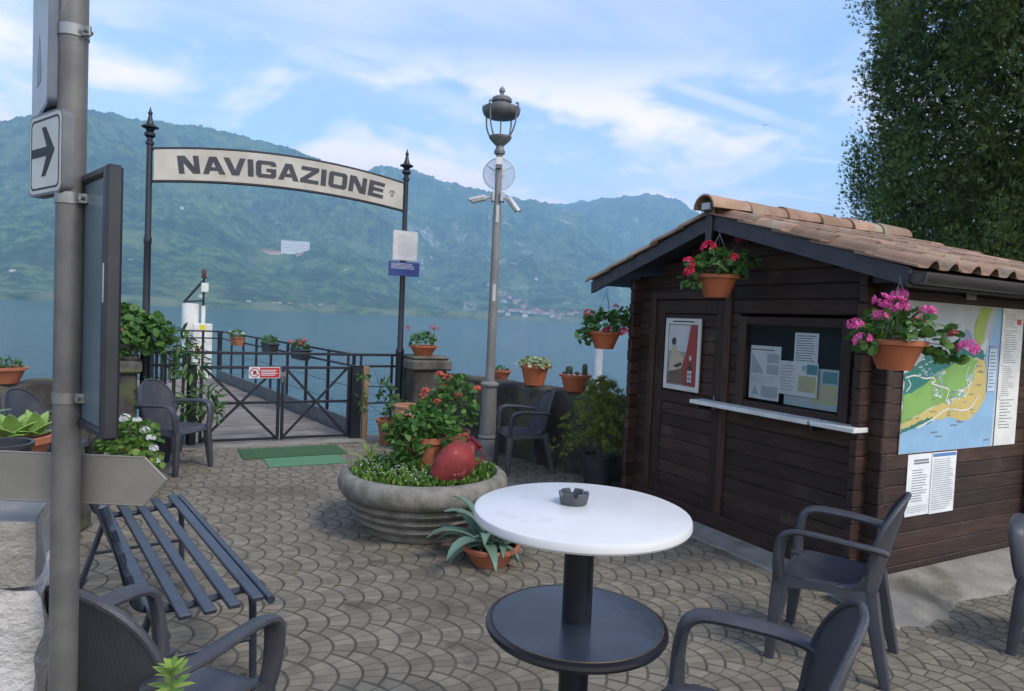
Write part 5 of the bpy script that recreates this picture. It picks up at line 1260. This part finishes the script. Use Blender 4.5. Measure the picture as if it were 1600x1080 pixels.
basket('hanging basket of crimson geraniums under the kiosk gable', 3.64, 3.68, 1.865, 2.33, P_RED,
       [cv(-.24, -.1, .24) + (.05,), cv(-.23, -.08, .17) + (.048,), cv(-.09, -.05, .36) + (.055,), cv(.17, .02, .44) + (.055,), cv(.06, -.14, .27) + (.055,), cv(.13, .05, .30) + (.035,)], 150, [cv(-.2, -.05, .12) + (.07, 24), cv(.18, 0, .26) + (.1, 46)], 40)
basket('hanging basket of magenta pink geraniums at the kiosk corner', 3.66, 2.315, 1.455, 1.95, P_PINK,
       [cv(-.26, -.05, .24) + (.05,), cv(-.24, -.1, .16) + (.052,), cv(-.14, -.08, .29) + (.05,), cv(-.04, -.06, .36) + (.062,), cv(-.09, 0, .38) + (.05,), cv(.03, .05, .42) + (.05,), cv(.16, .0, .33) + (.05,), cv(.32, -.12, .14) + (.058,)], 150, [cv(.22, -.06, .16) + (.08, 30), cv(-.2, -.05, .17) + (.07, 26), cv(.3, -.1, .12) + (.04, 12)], 70)
flowers(bpy.data.objects['hanging_basket.001'], P_ROSE, [cv(.06, -.1, .27) + (.035,), cv(.25, -.1, .22) + (.03,)], .03, (0, 0, .165))
basket('hanging basket of red geraniums at the lake end of the kiosk', 3.70, 5.13, 1.40, 1.93, P_RED,
       [cv(-.17, -.05, .33) + (.045,), cv(.0, -.14, .18) + (.05,), cv(.16, -.12, .17) + (.055,), cv(.10, .05, .40) + (.03,)], 170, [cv(-.18, 0, .12) + (.08, 30), cv(.22, .05, .32) + (.09, 36), cv(.1, 0, .3) + (.1, 36)], 20)

# pots on the walls and pillars
geranium('flower_bowl', 'terracotta bowl of red geraniums on the right gate pillar', (3.17, 8.48, 1.101), .11, .185, .135, M_TERRAP, .19, .16, 120, P_ROSE, [cv(-.22, 0, .35), cv(.10, .02, .37), cv(.16, 0, .36)], .04)
t = potted('flower_pot', 'large terracotta pot of pale sedum on the lake wall', 'potted plant', (3.955, 6.84, .875), .115, .165, .245, M_TERRAP, .05)
foliage('foliage', [leaves(ROUND, 170, (0, 0, .25), (.20, .20, .06), .042, .4, -.3, .9, .5, .1), leaves(OVAL, 40, (0, 0, .24), (.21, .21, .05), .06, .2, -.5, .4, .8, .4)], L_SED, t)
t = potted('cactus_trough', 'terracotta bowl of cacti and white pebbles on the lake wall', 'potted plant', (4.10, 6.19, .875), .115, .165, .19, M_TERRAP, .035)
for x, y, hh, r_ in ((.10, .0, .145, .028), (-.07, .02, .11, .036), (-.12, 0, .05, .025), (.02, .04, .05, .022)):
    m_ = MB(); n = 18; prof = [(0, 0), (r_ * .9, .0), (r_, hh * .5), (r_ * .9, hh * .85), (r_ * .4, hh * .98), (0, hh)]
    V = []; F = []
    for rr, zz in prof:
        for k in range(n): q_ = rr * (1 + .12 * (k % 2)); V.append((q_ * math.cos(2 * math.pi * k / n), q_ * math.sin(2 * math.pi * k / n), zz))
    for i in range(len(prof) - 1): F += [(i*n+k, i*n+(k+1) % n, (i+1)*n+(k+1) % n, (i+1)*n+k) for k in range(n)]
    m_.add(V, F); o = cv(x, y, .165); m_.build('cactus', L_CACT, t, 60, o)
for x, y in ((-.02, -.06), (.05, -.05), (-.08, -.07)):
    m_ = MB(); m_.ball((0, 0, 0), .028, 8, sz=.6); m_.build('pebble', ink('pebble_white', (.6, .58, .54)), t, 60, cv(x, y, .175))
t = potted('flower_pot', 'small terracotta bowl half hidden behind the street lamp', 'potted plant', (3.86, 7.52, .875), .08, .125, .115, M_TERRA, .025)
foliage('foliage', [leaves(OVAL, 60, (0, 0, .11), (.1, .1, .05), .04, .4, -.2, .8, .5)], L_DARK, t)
t = potted('flower_pot', 'terracotta bowl of low green on the far left lake wall', 'potted plant', (-1.22, 7.62, .85), .11, .17, .15, M_TERRA, .03)
foliage('foliage', [leaves(OVAL, 160, (0, 0, .15), (.16, .16, .07), .045, .4, -.2, .8, .5)], L_DARK, t)

# left side: bush on the pillar, broad-leaved shrub, white flowers, pots on the ledge
geranium('pillar_geranium', 'bushy geranium with rose flowers on the left gate pillar', (-.33, 8.50, 1.061), .10, .14, .13, M_POTGRY, .30, .40, 420, P_ROSE, [cv(-.10, -.25, .46), cv(.12, -.22, .27), cv(.02, -.27, .33)], .035, lsz=.075, trail=[cv(-.02, -.12, .06) + (.17, 90), cv(.34, -.02, .25) + (.22, 170)])
t = potted('broadleaf_shrub', 'straggling broad-leaved shrub in a pot behind the left chair', 'shrub', (.17, 8.36, 0), .12, .16, .28, M_POTBLK)
sp = [((0, 0, .26), (.05, 0, 1.25)), ((0, 0, .26), (.16, -.05, .95)), ((.02, 0, .26), (.30, -.1, .62)), ((0, 0, .26), (-.12, 0, .8))]
stems('stem', sp, t, .008, M_BARK); pp = []
for c_, r_, n in (((.05, 0, 1.20), .20, 80), ((.18, -.05, .98), .19, 80), ((.33, -.10, .60), .17, 70), ((-.12, 0, .66), .16, 50), ((.12, -.1, .5), .16, 45), ((.40, -.12, .45), .12, 34)):
    pp.append(leaves(LONG, n, c_, (r_, r_, r_ * .8), .14, .5, -.8, .5, .9, .25))
foliage('foliage', pp, L_DARK, t)
t = potted('white_geranium', 'terracotta bowl of trailing white geranium before the left chair', 'potted plant', (-.20, 6.62, .16), .14, .20, .20, M_TERRA, .035)
m_ = MB(); m_.lathe([(0, -.16), (.20, -.16), (.235, -.10), (.235, -.05), (.20, -.003), (0, -.003)], 28); m_.build('stand', M_POTGRY, t)
foliage('foliage', [leaves(ROUND, 330, (.02, -.02, .30), (.26, .26, .17), .05, .45, -.5, .7, .6, .2), leaves(ROUND, 150, cv(.19, -.1, .12), (.16, .14, .2), .045, .5, -1, .5, .6, .4)], L_GRND, t)
flowers(t, P_WHT, [cv(.04, -.1, .50), cv(.12, -.06, .48), cv(.20, -.08, .40), cv(.26, -.1, .34), cv(.30, -.12, .26), cv(.30, -.1, .14), cv(.26, -.14, -.06), cv(.20, -.16, -.08), cv(-.03, -.2, .22), cv(-.08, -.2, .17), cv(.06, -.18, .2)], .042, (0, 0, .2))
m_ = MB(); m_.box((-2.2, -.60, 0), (.98, .35, .46), .02)
tag(m_.build('stone_ledge', M_STONE, None, 35, (-1.42, 5.70, 0), (0, 0, rad(-20))), 'low stone ledge carrying pots behind the arrow plate', 'ledge')
t = potted('succulent_pot', 'wide terracotta pot with a bright green leafy rosette at the left edge', 'potted plant', (-.86, 5.58, .46), .17, .245, .25, M_TERRA, .05)
def rosette(t, c, n, L, mat, w_=.3, tilt0=15, tilt1=80, bend=.25, thick=.006, name='leaf', jit=.15, fold=.18):
    for i in range(n):
        f = i / max(1, n - 1); a = i * 2.39996 + random.uniform(-jit, jit); el = rad(tilt1 + (tilt0 - tilt1) * f) + random.uniform(-.1, .1); l_ = L * (.65 + .35 * math.sin(math.pi * (.15 + .8 * f))) * random.uniform(.88, 1.1)
        G = []; K = 7
        for k in range(K + 1):
            s_ = k / K; e2 = el - bend * 2.2 * s_ * s_; 
            if k == 0: p = Vector((0, 0, 0))
            else: p = p + Vector((math.cos(a) * math.cos(e2), math.sin(a) * math.cos(e2), math.sin(e2))) * (l_ / K)
            ww = l_ * w_ * .5 * (1 - s_) ** .55 * (.55 + 1.3 * s_ * (1 - s_) + .25) if s_ < 1 else .0005
            sd = Vector((-math.sin(a), math.cos(a), 0)); upn = Vector((-math.cos(a) * math.sin(e2), -math.sin(a) * math.sin(e2), math.cos(e2)))
            G.append([p - sd * ww + upn * ww * fold, p, p + sd * ww + upn * ww * fold])
        m_ = MB(); m_.sheet(G, -thick); m_.build(name, mat, t, 50, c)
rosette(t, (.02, -.02, .22), 13, .24, L_SUC, .62, 12, 75, .1, .008, 'leaf'); rosette(t, (.14, .03, .24), 9, .20, L_SUC, .6, 15, 80, .1, .008)
t = potted('spiky_pot', 'terracotta pot with a grey-green aloe cut off by the left edge', 'potted plant', (-1.30, 6.0, .46), .15, .20, .25, M_TERRA, .045)
rosette(t, (.05, 0, .23), 14, .42, L_AGV, .20, 10, 70, .2, .01)
t = thing('empty_pot', 'empty black plastic pot before the leafy rosette', 'pot', (-.83, 5.08, .46)); m_ = MB(); pot_mesh(m_, .13, .17, .29, .03, .008); m_.lathe([(.158, .26), (.125, .02), (0, .02)], 28); m_.build('pot', M_POTBLK, t, 40); m_ = MB(); m_.lathe([(.14, .06), (0, .065)], 20); m_.build('soil', M_SOIL, t)
t = thing('young_shoot', 'small bright green leafy shoot in front of the near left chair', 'plant', (.08, 1.80, .43))
t.location = (.05, 1.72, .0); m_ = MB(); pot_mesh(m_, .10, .14, .30, .03); m_.build('pot', M_TERRA, t, 40); stems('stem', [((0, 0, .25), (0, 0, .79))], t, .004)
P_, d_ = ball_pts(1, (0, 0, 0), (1, 1, 1)); pp = []
for zz, n, L_ in ((.795, 7, .036), (.775, 6, .052), (.75, 6, .055), (.715, 5, .05), (.66, 4, .045)):
    a = np.arange(n) * 2 * math.pi / n + zz * 40; D = np.stack([np.cos(a), np.sin(a), np.full(n, .55 if zz > .76 else .15)], -1)
    pp.append(scatter(OVAL[0], OVAL[1], np.tile([0, 0, zz], (n, 1)), D, np.tile([0, 0, 1.], (n, 1)) + D * -.2, np.full(n, L_)))
foliage('foliage', pp, L_PALE, t)

# corner by the timber post
t = potted('vine_pot', 'terracotta pot of climbing vine at the foot of the timber post', 'potted plant', (2.66, 8.16, 0), .13, .18, .31, M_TERRA, .05)
stems('stem', [((0, 0, .28), (-.18, .2, .9)), ((0, 0, .28), (.05, .15, .7)), ((0, 0, .28), (-.35, .25, .55)), ((.03, 0, .28), (.18, .1, .55))], t, .004, M_BARK)
foliage('foliage', [leaves(IVYT, n, c_, r_, .07, .5, -1, .3, .7, .2) for n, c_, r_ in ((50, (-.02, .1, .62), (.14, .12, .22)), (34, (.12, .08, .46), (.14, .12, .12)), (22, (-.34, .22, .50), (.09, .06, .16)), (16, (-.33, .25, .82), (.08, .05, .07)), (30, (0, 0, .36), (.17, .17, .06)))], L_DARK, t)
t = thing('terracotta_jar', 'round pale terracotta jar standing before the gate pillar', 'jar', (2.73, 7.75, 0))
m_ = MB(); m_.lathe([(0, 0), (.11, 0), (.15, .12), (.175, .28), (.172, .40), (.155, .48), (.150, .505), (.165, .515), (.167, .54), (.155, .548), (.138, .545), (.138, .50), (.155, .40), (.15, .2), (0, .1)], 36); m_.build('body', pmat('pale_terracotta', (.48, .25, .14), (.40, .20, .11), 7, .85, .3, 50), t, 40)
m_ = MB(); m_.lathe([(.157, .44), (0, .45)], 24); m_.build('soil', M_SOIL, t)
geranium('salmon_geranium', 'tall salmon geranium in a pot behind the round planter', (2.83, 6.62, 0), .13, .19, .42, M_TERRAOLD, .27, .58, 400, P_SAL, [cv(-.14, -.1, 1.02), cv(-.06, -.1, .99), cv(-.10, -.1, .88), cv(-.28, -.1, .84), cv(.26, -.05, .88), cv(-.14, -.2, .74), cv(.06, -.05, .80), cv(-.30, -.1, .78)], .05, lsz=.06)

# big round planter
M_PLANTER = pmat('mossy_concrete', (.24, .225, .19), (.155, .145, .12), 10, .95, 1.0, 60, c3=(.12, .125, .07), scale3=4.5, lo3=.54, hi3=.74, bdist=.008)
PC = (1.87, 4.88)
t = thing('round_planter', 'big round mossy concrete planter with ribbed sides', 'planter', (*PC, 0))
m_ = MB(); m_.lathe([(.40, 0), (.44, .005), (.452, .03), (.445, .052), (.452, .056), (.455, .064), (.49, .072), (.508, .095), (.50, .118), (.485, .126), (.49, .134), (.53, .142), (.548, .165), (.538, .188), (.522, .195), (.528, .203), (.57, .212), (.586, .235), (.575, .258), (.555, .266), (.565, .276), (.62, .288), (.646, .33), (.652, .375), (.64, .42), (.605, .448), (.57, .452), (.55, .43), (.545, .38)], 72); m_.build('bowl', M_PLANTER, t, 50)
m_ = MB(); m_.lathe([(.552, .395), (.3, .425), (0, .43)], 40); m_.build('soil', M_SOIL, t)
PLp = np.array([0, 0, .43])
n = 2600; a = RNG.random(n) * 2 * math.pi; rr = np.sqrt(RNG.random(n)) * .555; P = np.stack([rr * np.cos(a), rr * np.sin(a), .415 + RNG.random(n) * .07 * (1.2 - rr)], -1)
D = RNG.normal(size=(n, 3)) * .6 + [0, 0, .8]; V1 = scatter(OVAL[0], OVAL[1], P, D, RNG.normal(size=(n, 3)) + [0, 0, .4], RNG.uniform(.025, .055, n))
foliage('ground_cover', [V1], L_GRND, t)
n = 150; a = RNG.uniform(rad(130), rad(290), n); rr = RNG.uniform(.2, .52, n); P = np.stack([rr * np.cos(a), rr * np.sin(a), .47 + RNG.random(n) * .05], -1)
pp = [scatter(FLOR[0], FLOR[1], P, np.stack([np.cos(k * 1.57 + a), np.sin(k * 1.57 + a), np.full(n, .3)], -1), np.tile([0, 0, 1.], (n, 1)), np.full(n, .011)) for k in range(4)]
foliage('small_white_flowers', pp, P_WHT, t)
t = thing('ivy_pot', 'terracotta pot overgrown with trailing ivy in the round planter', 'potted plant', (PC[0] + .04, PC[1] + .10, .425))
m_ = MB(); pot_mesh(m_, .13, .17, .27, .05); m_.build('pot', M_TERRA, t, 40)
foliage('foliage', [leaves(IVYT, n, c_, r_, .058, .45, -1, .5, .6, .35) for n, c_, r_ in ((260, (-.02, 0, .36), (.24, .23, .11)), (190, cv(-.12, -.10, .24), (.16, .15, .17)), (70, cv(-.02, .0, .47), (.10, .10, .08)), (130, cv(-.14, -.18, .06), (.14, .11, .13)), (80, cv(.17, -.08, .32), (.12, .12, .10)), (60, cv(-.26, -.05, .30), (.09, .09, .09)), (40, cv(-.04, -.20, .18), (.10, .06, .12)))], L_IVY, t)
t = thing('spider_plant', 'yellow-green strappy plant at the far rim of the planter', 'plant', (PC[0] - .34, PC[1] + .30, .40))
rosette(t, (0, 0, .02), 16, .30, L_PALE, .10, 20, 85, .45, .002, 'leaf', .4)
t = thing('amphora', 'red weathered two-handled amphora lying tilted in the round planter', 'amphora', (PC[0] - .02, PC[1] - .33, .44)); t.scale = (.94,) * 3
ax = (CRv * .68 + CFv * .2 + Vector((0, 0, .70))).normalized(); sx_ = ax.cross(Vector((0, 0, 1))).normalized(); sy_ = ax.cross(sx_)
hx = (CRv * .8 - Vector((0, 0, .6))); hx = (hx - ax * hx.dot(ax)).normalized(); hy = ax.cross(hx)
M = Matrix(((hx.x, hy.x, ax.x, 0), (hx.y, hy.y, ax.y, 0), (hx.z, hy.z, ax.z, 0), (0, 0, 0, 1)))
M_AMPH = pmat('red_paint_terracotta', (.27, .030, .028), (.17, .018, .018), 7, .8, .6, 50, c3=(.36, .17, .14), scale3=9, lo3=.54, hi3=.74, bdist=.004)
m_ = MB(); m_.lathe([(0, 0), (.085, .0), (.105, .03), (.140, .12), (.150, .19), (.140, .26), (.105, .315), (.062, .345), (.048, .36), (.046, .40), (.060, .412), (.060, .428), (.046, .43), (.040, .40), (.03, .36)], 36, M=M); m_.build('body', M_AMPH, t, 50)
for s_ in (-1, 1):
    m_ = MB(); m_.tube([M @ Vector((s_ * x, 0, z)) for x, z in ((.046, .395), (.085, .405), (.118, .385), (.130, .34), (.125, .295), (.118, .285))], .012, 8, .009); m_.build('handle', M_AMPH, t)
# agave bowl
t = potted('agave_bowl', 'low terracotta bowl with a blue-green agave before the planter', 'potted plant', (2.02, 3.98, 0), .12, .185, .13, M_TERRA, .03)
rosette(t, (-.03, .02, .13), 19, .45, L_AGV, .25, 4, 78, .55, .010); rosette(t, (.07, -.03, .12), 11, .30, L_AGV, .25, 6, 72, .50, .008)
foliage('small_succulents', [leaves(OVAL, 70, (.02, 0, .13), (.15, .15, .03), .035, .3, -.2, .7, .5)], L_SED, t)
# spruce in a black pot beside the kiosk
t = potted('potted_spruce', 'young yellow-green spruce in a black pot beside the kiosk', 'potted tree', (3.93, 5.45, 0), .13, .16, .33, M_POTBLK, .03)
stems('trunk', [((0, 0, .3), (.02, 0, 1.12))], t, .012, M_BARK); pp = []; br = []
for k in range(46):
    zz = .42 + .66 * (k / 45); a = k * 2.4; L_ = (.40 * (1.12 - zz) / .7 + .10) * random.uniform(.8, 1.2)
    e = np.array([math.cos(a), math.sin(a), .15]); m = 40; s_ = RNG.random(m) ** .8; P = np.array([0, 0, zz]) + e * (s_ * L_)[:, None] + np.array([0, 0, -1]) * (s_ ** 2 * L_ * .35)[:, None] + RNG.normal(size=(m, 3)) * .012
    D = e * .8 + RNG.normal(size=(m, 3)) * .6; pp.append(scatter(SPRAY[0], SPRAY[1], P, D, RNG.normal(size=(m, 3)) + [0, 0, .5], RNG.uniform(.04, .07, m)))
foliage('needles', pp, L_FIR, t)

# planters hung on the pier railing
for k, (yy, mt_, petal, lab) in enumerate(((5.75, M_TERRA, P_WHT, 'terracotta trough of white flowers on the pier railing, farthest out'), (3.55, M_POTBLK, None, 'dark trough of green leaves on the pier railing, the middle one'), (1.95, M_POTBLK, P_ROSE, 'dark trough with pink flowers on the pier railing, nearest the gate'))):
    o = pier_pt(1.02 - .10, yy, .86); t = thing('railing_trough', lab, 'planter', o, rad(98.3), 'troughs on the pier railing')
    m_ = MB(); m_.add([(x * (1 if z else .9), y * (1 if z else .8), z) for x in (-.26, .26) for y in (-.08, .08) for z in (0, .16)], [(0, 1, 3, 2), (4, 6, 7, 5), (0, 4, 5, 1), (2, 3, 7, 6), (0, 2, 6, 4)]); m_.box((-.275, -.095, .145), (.275, .095, .165), .005); m_.build('trough', mt_, t)
    foliage('foliage', [leaves(OVAL, 170, (0, 0, .20), (.27, .11, .10), .06, .4, -.5, .7, .6, .1)], L_GER, t)
    if petal: flowers(t, petal, [(random.uniform(-.25, .25), random.uniform(-.1, .1), random.uniform(.2, .32)) for _ in range(7)], .04, stem=False)

# ------------------------------------------------------------------ cypress behind the kiosk
TC = Vector((12.15, 5.55, 0)); T_ = thing('cypress_tree', 'big dark green cypress tree rising behind the kiosk roof', 'tree', TC)
m_ = MB(); m_.tube(smooth_path([(0, 0, -.3), (.05, .05, 2), (-.05, .1, 5), (.05, 0, 8), (0, 0, 11.2)], 4), [.34 - .30 * i / 16 for i in range(17)], 12); m_.build('trunk', M_BARK, T_)
lim = []
for k in range(44):
    z = 1.8 + 8.4 * k / 43; a = k * 2.4; L_ = 1.9 * (1 - max(0, z - 6) / 6.5)
    m_ = MB() if k % 4 == 0 else m_
    m_.tube(smooth_path([(0, 0, z), (L_ * .45 * math.cos(a), L_ * .45 * math.sin(a), z + .25), (L_ * math.cos(a), L_ * math.sin(a), z + .9)], 3), [.06, .05, .045, .04, .03, .02, .012], 6)
    if k % 4 == 3: m_.build('limb', M_BARK, T_)
def crown_r(z): return 2.55 * np.clip((z - .2) / 4.6, .0, 1) ** .42 * np.clip((14.2 - z) / 6.8, 0, 1) ** .6
K = 760; z = RNG.uniform(1.3, 12.6, K); a = RNG.random(K) * 2 * math.pi; f = np.where(RNG.random(K) < .66, RNG.uniform(.80, 1.0, K), RNG.uniform(.35, .8, K)); rr = crown_r(z) * f
lump = 1 + .09 * np.sin(a * 3 + z * 1.7) + .10 * np.sin(a * 7 - z * 3.1)
CC = np.stack([rr * lump * np.cos(a), rr * lump * np.sin(a), z], -1); out = unit(np.stack([np.cos(a), np.sin(a), np.full(K, .35)], -1))
per = 290; P = np.repeat(CC, per, 0); oo = np.repeat(out, per, 0); n = len(P); d = unit(RNG.normal(size=(n, 3))); sz = np.repeat(RNG.uniform(.28, .56, K), per)
P = P + d * (RNG.random(n) ** .62 * sz)[:, None] * [.85, .85, 1.5]
tocam = unit(np.array([-TC.x, -TC.y, 0.])); keep = (oo @ tocam > -.45) & ((P @ tocam) > -1.3); P = P[keep]; oo = oo[keep]; d = d[keep]; n = len(P)   # the far side is never seen from the quay
D = d * .55 + oo * .45 + np.array([0, 0, .75]) + RNG.normal(size=(n, 3)) * .22
V, F = scatter(SPRAY[0], SPRAY[1], P, D, RNG.normal(size=(n, 3)) + oo, RNG.uniform(.055, .105, n))
n2 = 62000; z2 = RNG.uniform(1.2, 12.4, n2); a2 = RNG.random(n2) * 2 * math.pi; r2 = crown_r(z2) * np.sqrt(RNG.random(n2)) * .95   # the inner twigs
V2, F2 = scatter(SPRAY[0], SPRAY[1], np.stack([r2 * np.cos(a2), r2 * np.sin(a2), z2], -1), RNG.normal(size=(n2, 3)) + [0, 0, .4], RNG.normal(size=(n2, 3)), RNG.uniform(.10, .20, n2))
V, F = join([(V, F), (V2, F2)])
tag(place('crown', np_mesh('crown', V, F, L_CYP), T_), kind='stuff')
m_ = MB()
for i in RNG.integers(0, n, 420): m_.ball(P[i] + oo[i] * .1, .022, 6)
tag(m_.build('cones', ink('cone_grey_green', (.24, .26, .19)), T_, 60), kind='stuff')

# fallen leaves and petals on the paving
n = 130; P = np.stack([RNG.uniform(.3, 4.0, n), RNG.uniform(2.2, 8.2, n), np.full(n, .004)], -1); P = P[[inside(pave_poly, p[0], p[1]) for p in P]]; n = len(P)
D = np.stack([RNG.normal(size=n), RNG.normal(size=n), RNG.normal(size=n) * .12], -1); V, F = scatter(OVAL[0], OVAL[1], P, D, np.tile([0, 0, 1.], (n, 1)) + RNG.normal(size=(n, 3)) * .1, RNG.uniform(.015, .045, n))
tag(place('leaf_litter', np_mesh('leaf_litter', V, F, leafmat('dry_leaf', (.16, .10, .04), (.24, .20, .07), .4, .1))), kind='stuff')

# ------------------------------------------------------------------ far buildings on the other shore, a bird
M_HW = [pmat('far_plaster_white', (.78, .76, .72), (.66, .63, .58), .2, .9), pmat('far_plaster_ochre', (.62, .48, .30), (.55, .42, .27), .2, .9), pmat('far_plaster_pink', (.62, .42, .34), (.55, .38, .3), .2, .9)]
M_HR = pmat('far_roof', (.36, .15, .09), (.28, .12, .075), .3, .9); M_HWIN = pmat('far_window', (.05, .06, .07), None, 1, .3)
def house_mesh(w_, d_, h_, wall):
    b = MB(); b.box((-w_ / 2, -d_ / 2, -6), (w_ / 2, d_ / 2, h_))
    r_ = MB(); e = .8; k = h_ + w_ * .0 + d_ * .28
    V = [(-w_ / 2 - e, -d_ / 2 - e, h_ + .02), (w_ / 2 + e, -d_ / 2 - e, h_ + .02), (w_ / 2 + e, d_ / 2 + e, h_ + .02), (-w_ / 2 - e, d_ / 2 + e, h_ + .02), (-w_ / 2 + w_ * .2, 0, k), (w_ / 2 - w_ * .2, 0, k)]
    r_.add(V, [(0, 1, 5, 4), (1, 2, 5), (2, 3, 4, 5), (3, 0, 4), (3, 2, 1, 0)])
    q_ = MB()
    for fz in range(max(1, int(h_ / 3.2))):
        for i in range(max(2, int(w_ / 3.5))): x = -w_ / 2 + w_ * (i + .5) / max(2, int(w_ / 3.5)); q_.box((x - .6, -d_ / 2 - .06, 1 + fz * 3.2), (x + .6, -d_ / 2 - .01, 2.7 + fz * 3.2))
    return b.mesh('wall', wall, 0), r_.mesh('roof', M_HR, 0), q_.mesh('windows', M_HWIN, 0)
HM = [house_mesh(12, 9, 7, M_HW[0]), house_mesh(15, 10, 9.5, M_HW[1]), house_mesh(10, 9, 10, M_HW[2]), house_mesh(18, 10, 7, M_HW[0])]
def house(mt, az, elv, k, label, group, s_=1.0):
    p = mt.find(az, elv); t = thing('lakeside_house', label, 'house', p + Vector((0, 0, 1.5)), rad(-az) + random.uniform(-.5, .5), group); t.scale = (s_,) * 3
    b, r_, q_ = HM[k]; place('wall', b, t); place('roof', r_, t); tag(place('windows', q_, t), kind='stuff')
GV = 'distant houses of the village on the far shore'
for i in range(34):
    f = random.random(); az = 26.0 + 7.4 * f; top = 1.55 * max(0, 1 - abs(f - .13) * 2.6) + .55
    house(MT_B, az, random.uniform(.0, top), random.choice((0, 1, 2, 1, 3)), 'tiny distant house of the village on the far shore behind the street lamp', GV, random.uniform(.8, 1.25))
SLOPE = [(-9.1, 7.2, 'left of the sign pole high up'), (-8.7, 1.6, 'left of the sign pole low down'), (-3.55, 7.1, 'just right of the display board'), (-2.8, 7.3, 'in a cluster near the left arch post'),
         (1.6, 7.1, 'below the letter A of the arch sign'), (4.3, 7.4, 'below the letters GA of the arch sign'), (-1.7, 2.9, 'low beside the left arch post'), (13.9, 3.2, 'right of the big white block'), (3.1, .5, 'above the white navigation pile')]
for az, e, wh in SLOPE: house(MT_A, az, e, random.choice((0, 3, 0)), 'tiny pale house on the wooded slope ' + wh, 'scattered houses on the left slope', random.uniform(.45, .65))
for az in (6.5, 8.4, 8.8, 9.6, 11.2, 12.0): house(MT_A, az, .12 + random.random() * .15, 0, 'tiny pale house at the far waterline below the big white block', 'houses at the far waterline', random.uniform(.45, .65))
for az, e, wh in ((29.8, 3.3, 'between the street lamp and the kiosk'), (17.6, 2.8, 'left of the right arch post'), (26.1, 2.0, 'just left of the street lamp')): house(MT_B, az, e, 0, 'tiny lone pale house on the slope ' + wh, 'lone houses on the right slope', .8)
# the large white block high on the slope
p = MT_A.find(9.9, 4.35); VB = thing('hillside_building', 'large white block with low red-roofed wings high on the wooded slope', 'building', p + Vector((0, 0, 3)), rad(-12)); d_ = p.xy.length; k = d_ / 1050
m_ = MB(); m_.box((-20 * k, -8, -20), (20 * k, 14, 17 * k), .3); m_.build('wall', M_HW[0], VB, 0)
for zz in (3, 7, 11):
    m_ = MB(); m_.box((-20.3 * k, -8.5, zz * k - .45), (20.3 * k, -8.02, zz * k + .45)); m_.build('balcony_band', pmat('far_grey', (.5, .48, .46), None, 1, .9) if zz == 3 else bpy.data.materials['far_grey'], VB, 0)
m_ = MB(); m_.box((-20.6 * k, -8.6, 17 * k + .02), (20.6 * k, 14.6, 17 * k + 1.2)); m_.build('roof', bpy.data.materials['far_grey'], VB, 0)
for lo, hi in (((-54 * k, -14, -16), (-20.5 * k, 4, -.5 * k)), ((2 * k, -24, -22), (28 * k, -9, -3 * k))):
    m_ = MB(); m_.box(lo, hi); m_.build('wing', M_HW[2], VB, 0)
for x0, x1, y0, y1, z in ((-55 * k, -20.6 * k, -15, 5, -.5 * k), (1 * k, 29 * k, -25, -8.8, -3 * k)):
    m_ = MB(); ym = (y0 + y1) / 2; m_.add([(x0, y0, z), (x1, y0, z), (x1, y1, z), (x0, y1, z), (x0, ym, z + 5), (x1, ym, z + 5)], [(0, 1, 5, 4), (2, 3, 4, 5), (1, 2, 5), (3, 0, 4)]); m_.build('wing_roof', M_HR, VB, 0)
B_ = thing('bird', 'small dark bird gliding in the sky left of the cypress', 'bird', (35.54, 32.46, 15.19), rad(40)); B_.scale = (.75,) * 3
m_ = MB(); m_.lathe([(0, -.14), (.018, -.12), (.035, -.02), (.03, .06), (.015, .11), (0, .15)], 10, M=Matrix.Rotation(rad(90), 4, 'Y')); m_.build('body', ink('bird_black', (.02, .02, .022)), B_)
for s_ in (-1, 1):
    m_ = MB(); m_.sheet([[(.05, 0, .01), (-.05, 0, .01)], [(.07, s_ * .10, .05), (-.02, s_ * .10, .045)], [(.0, s_ * .24, .03), (-.06, s_ * .23, .03)], [(-.12, s_ * .34, .0), (-.125, s_ * .34, .0)]], .004); m_.build('wing', ink('bird_black', (.02, .02, .022)), B_)

# ------------------------------------------------------------------ summer haze over the lake
hz = MB(); hz.box((-5200, -60, LAKE_Z - 8), (6600, 6000, 960))
hm = bpy.data.materials.new('haze'); hm.use_nodes = True; g = NB(hm.node_tree)
hm.node_tree.nodes.remove(hm.node_tree.nodes['Principled BSDF'])
pv = g.n('ShaderNodeVolumePrincipled'); pv.inputs['Color'].default_value = (.44, .72, 1.0, 1); pv.inputs['Density'].default_value = HAZE
pv.inputs['Anisotropy'].default_value = .0
g.lk(pv.outputs[0], hm.node_tree.nodes['Material Output'].inputs['Volume'])
tag(hz.build('haze', hm, smooth=0), kind='stuff')
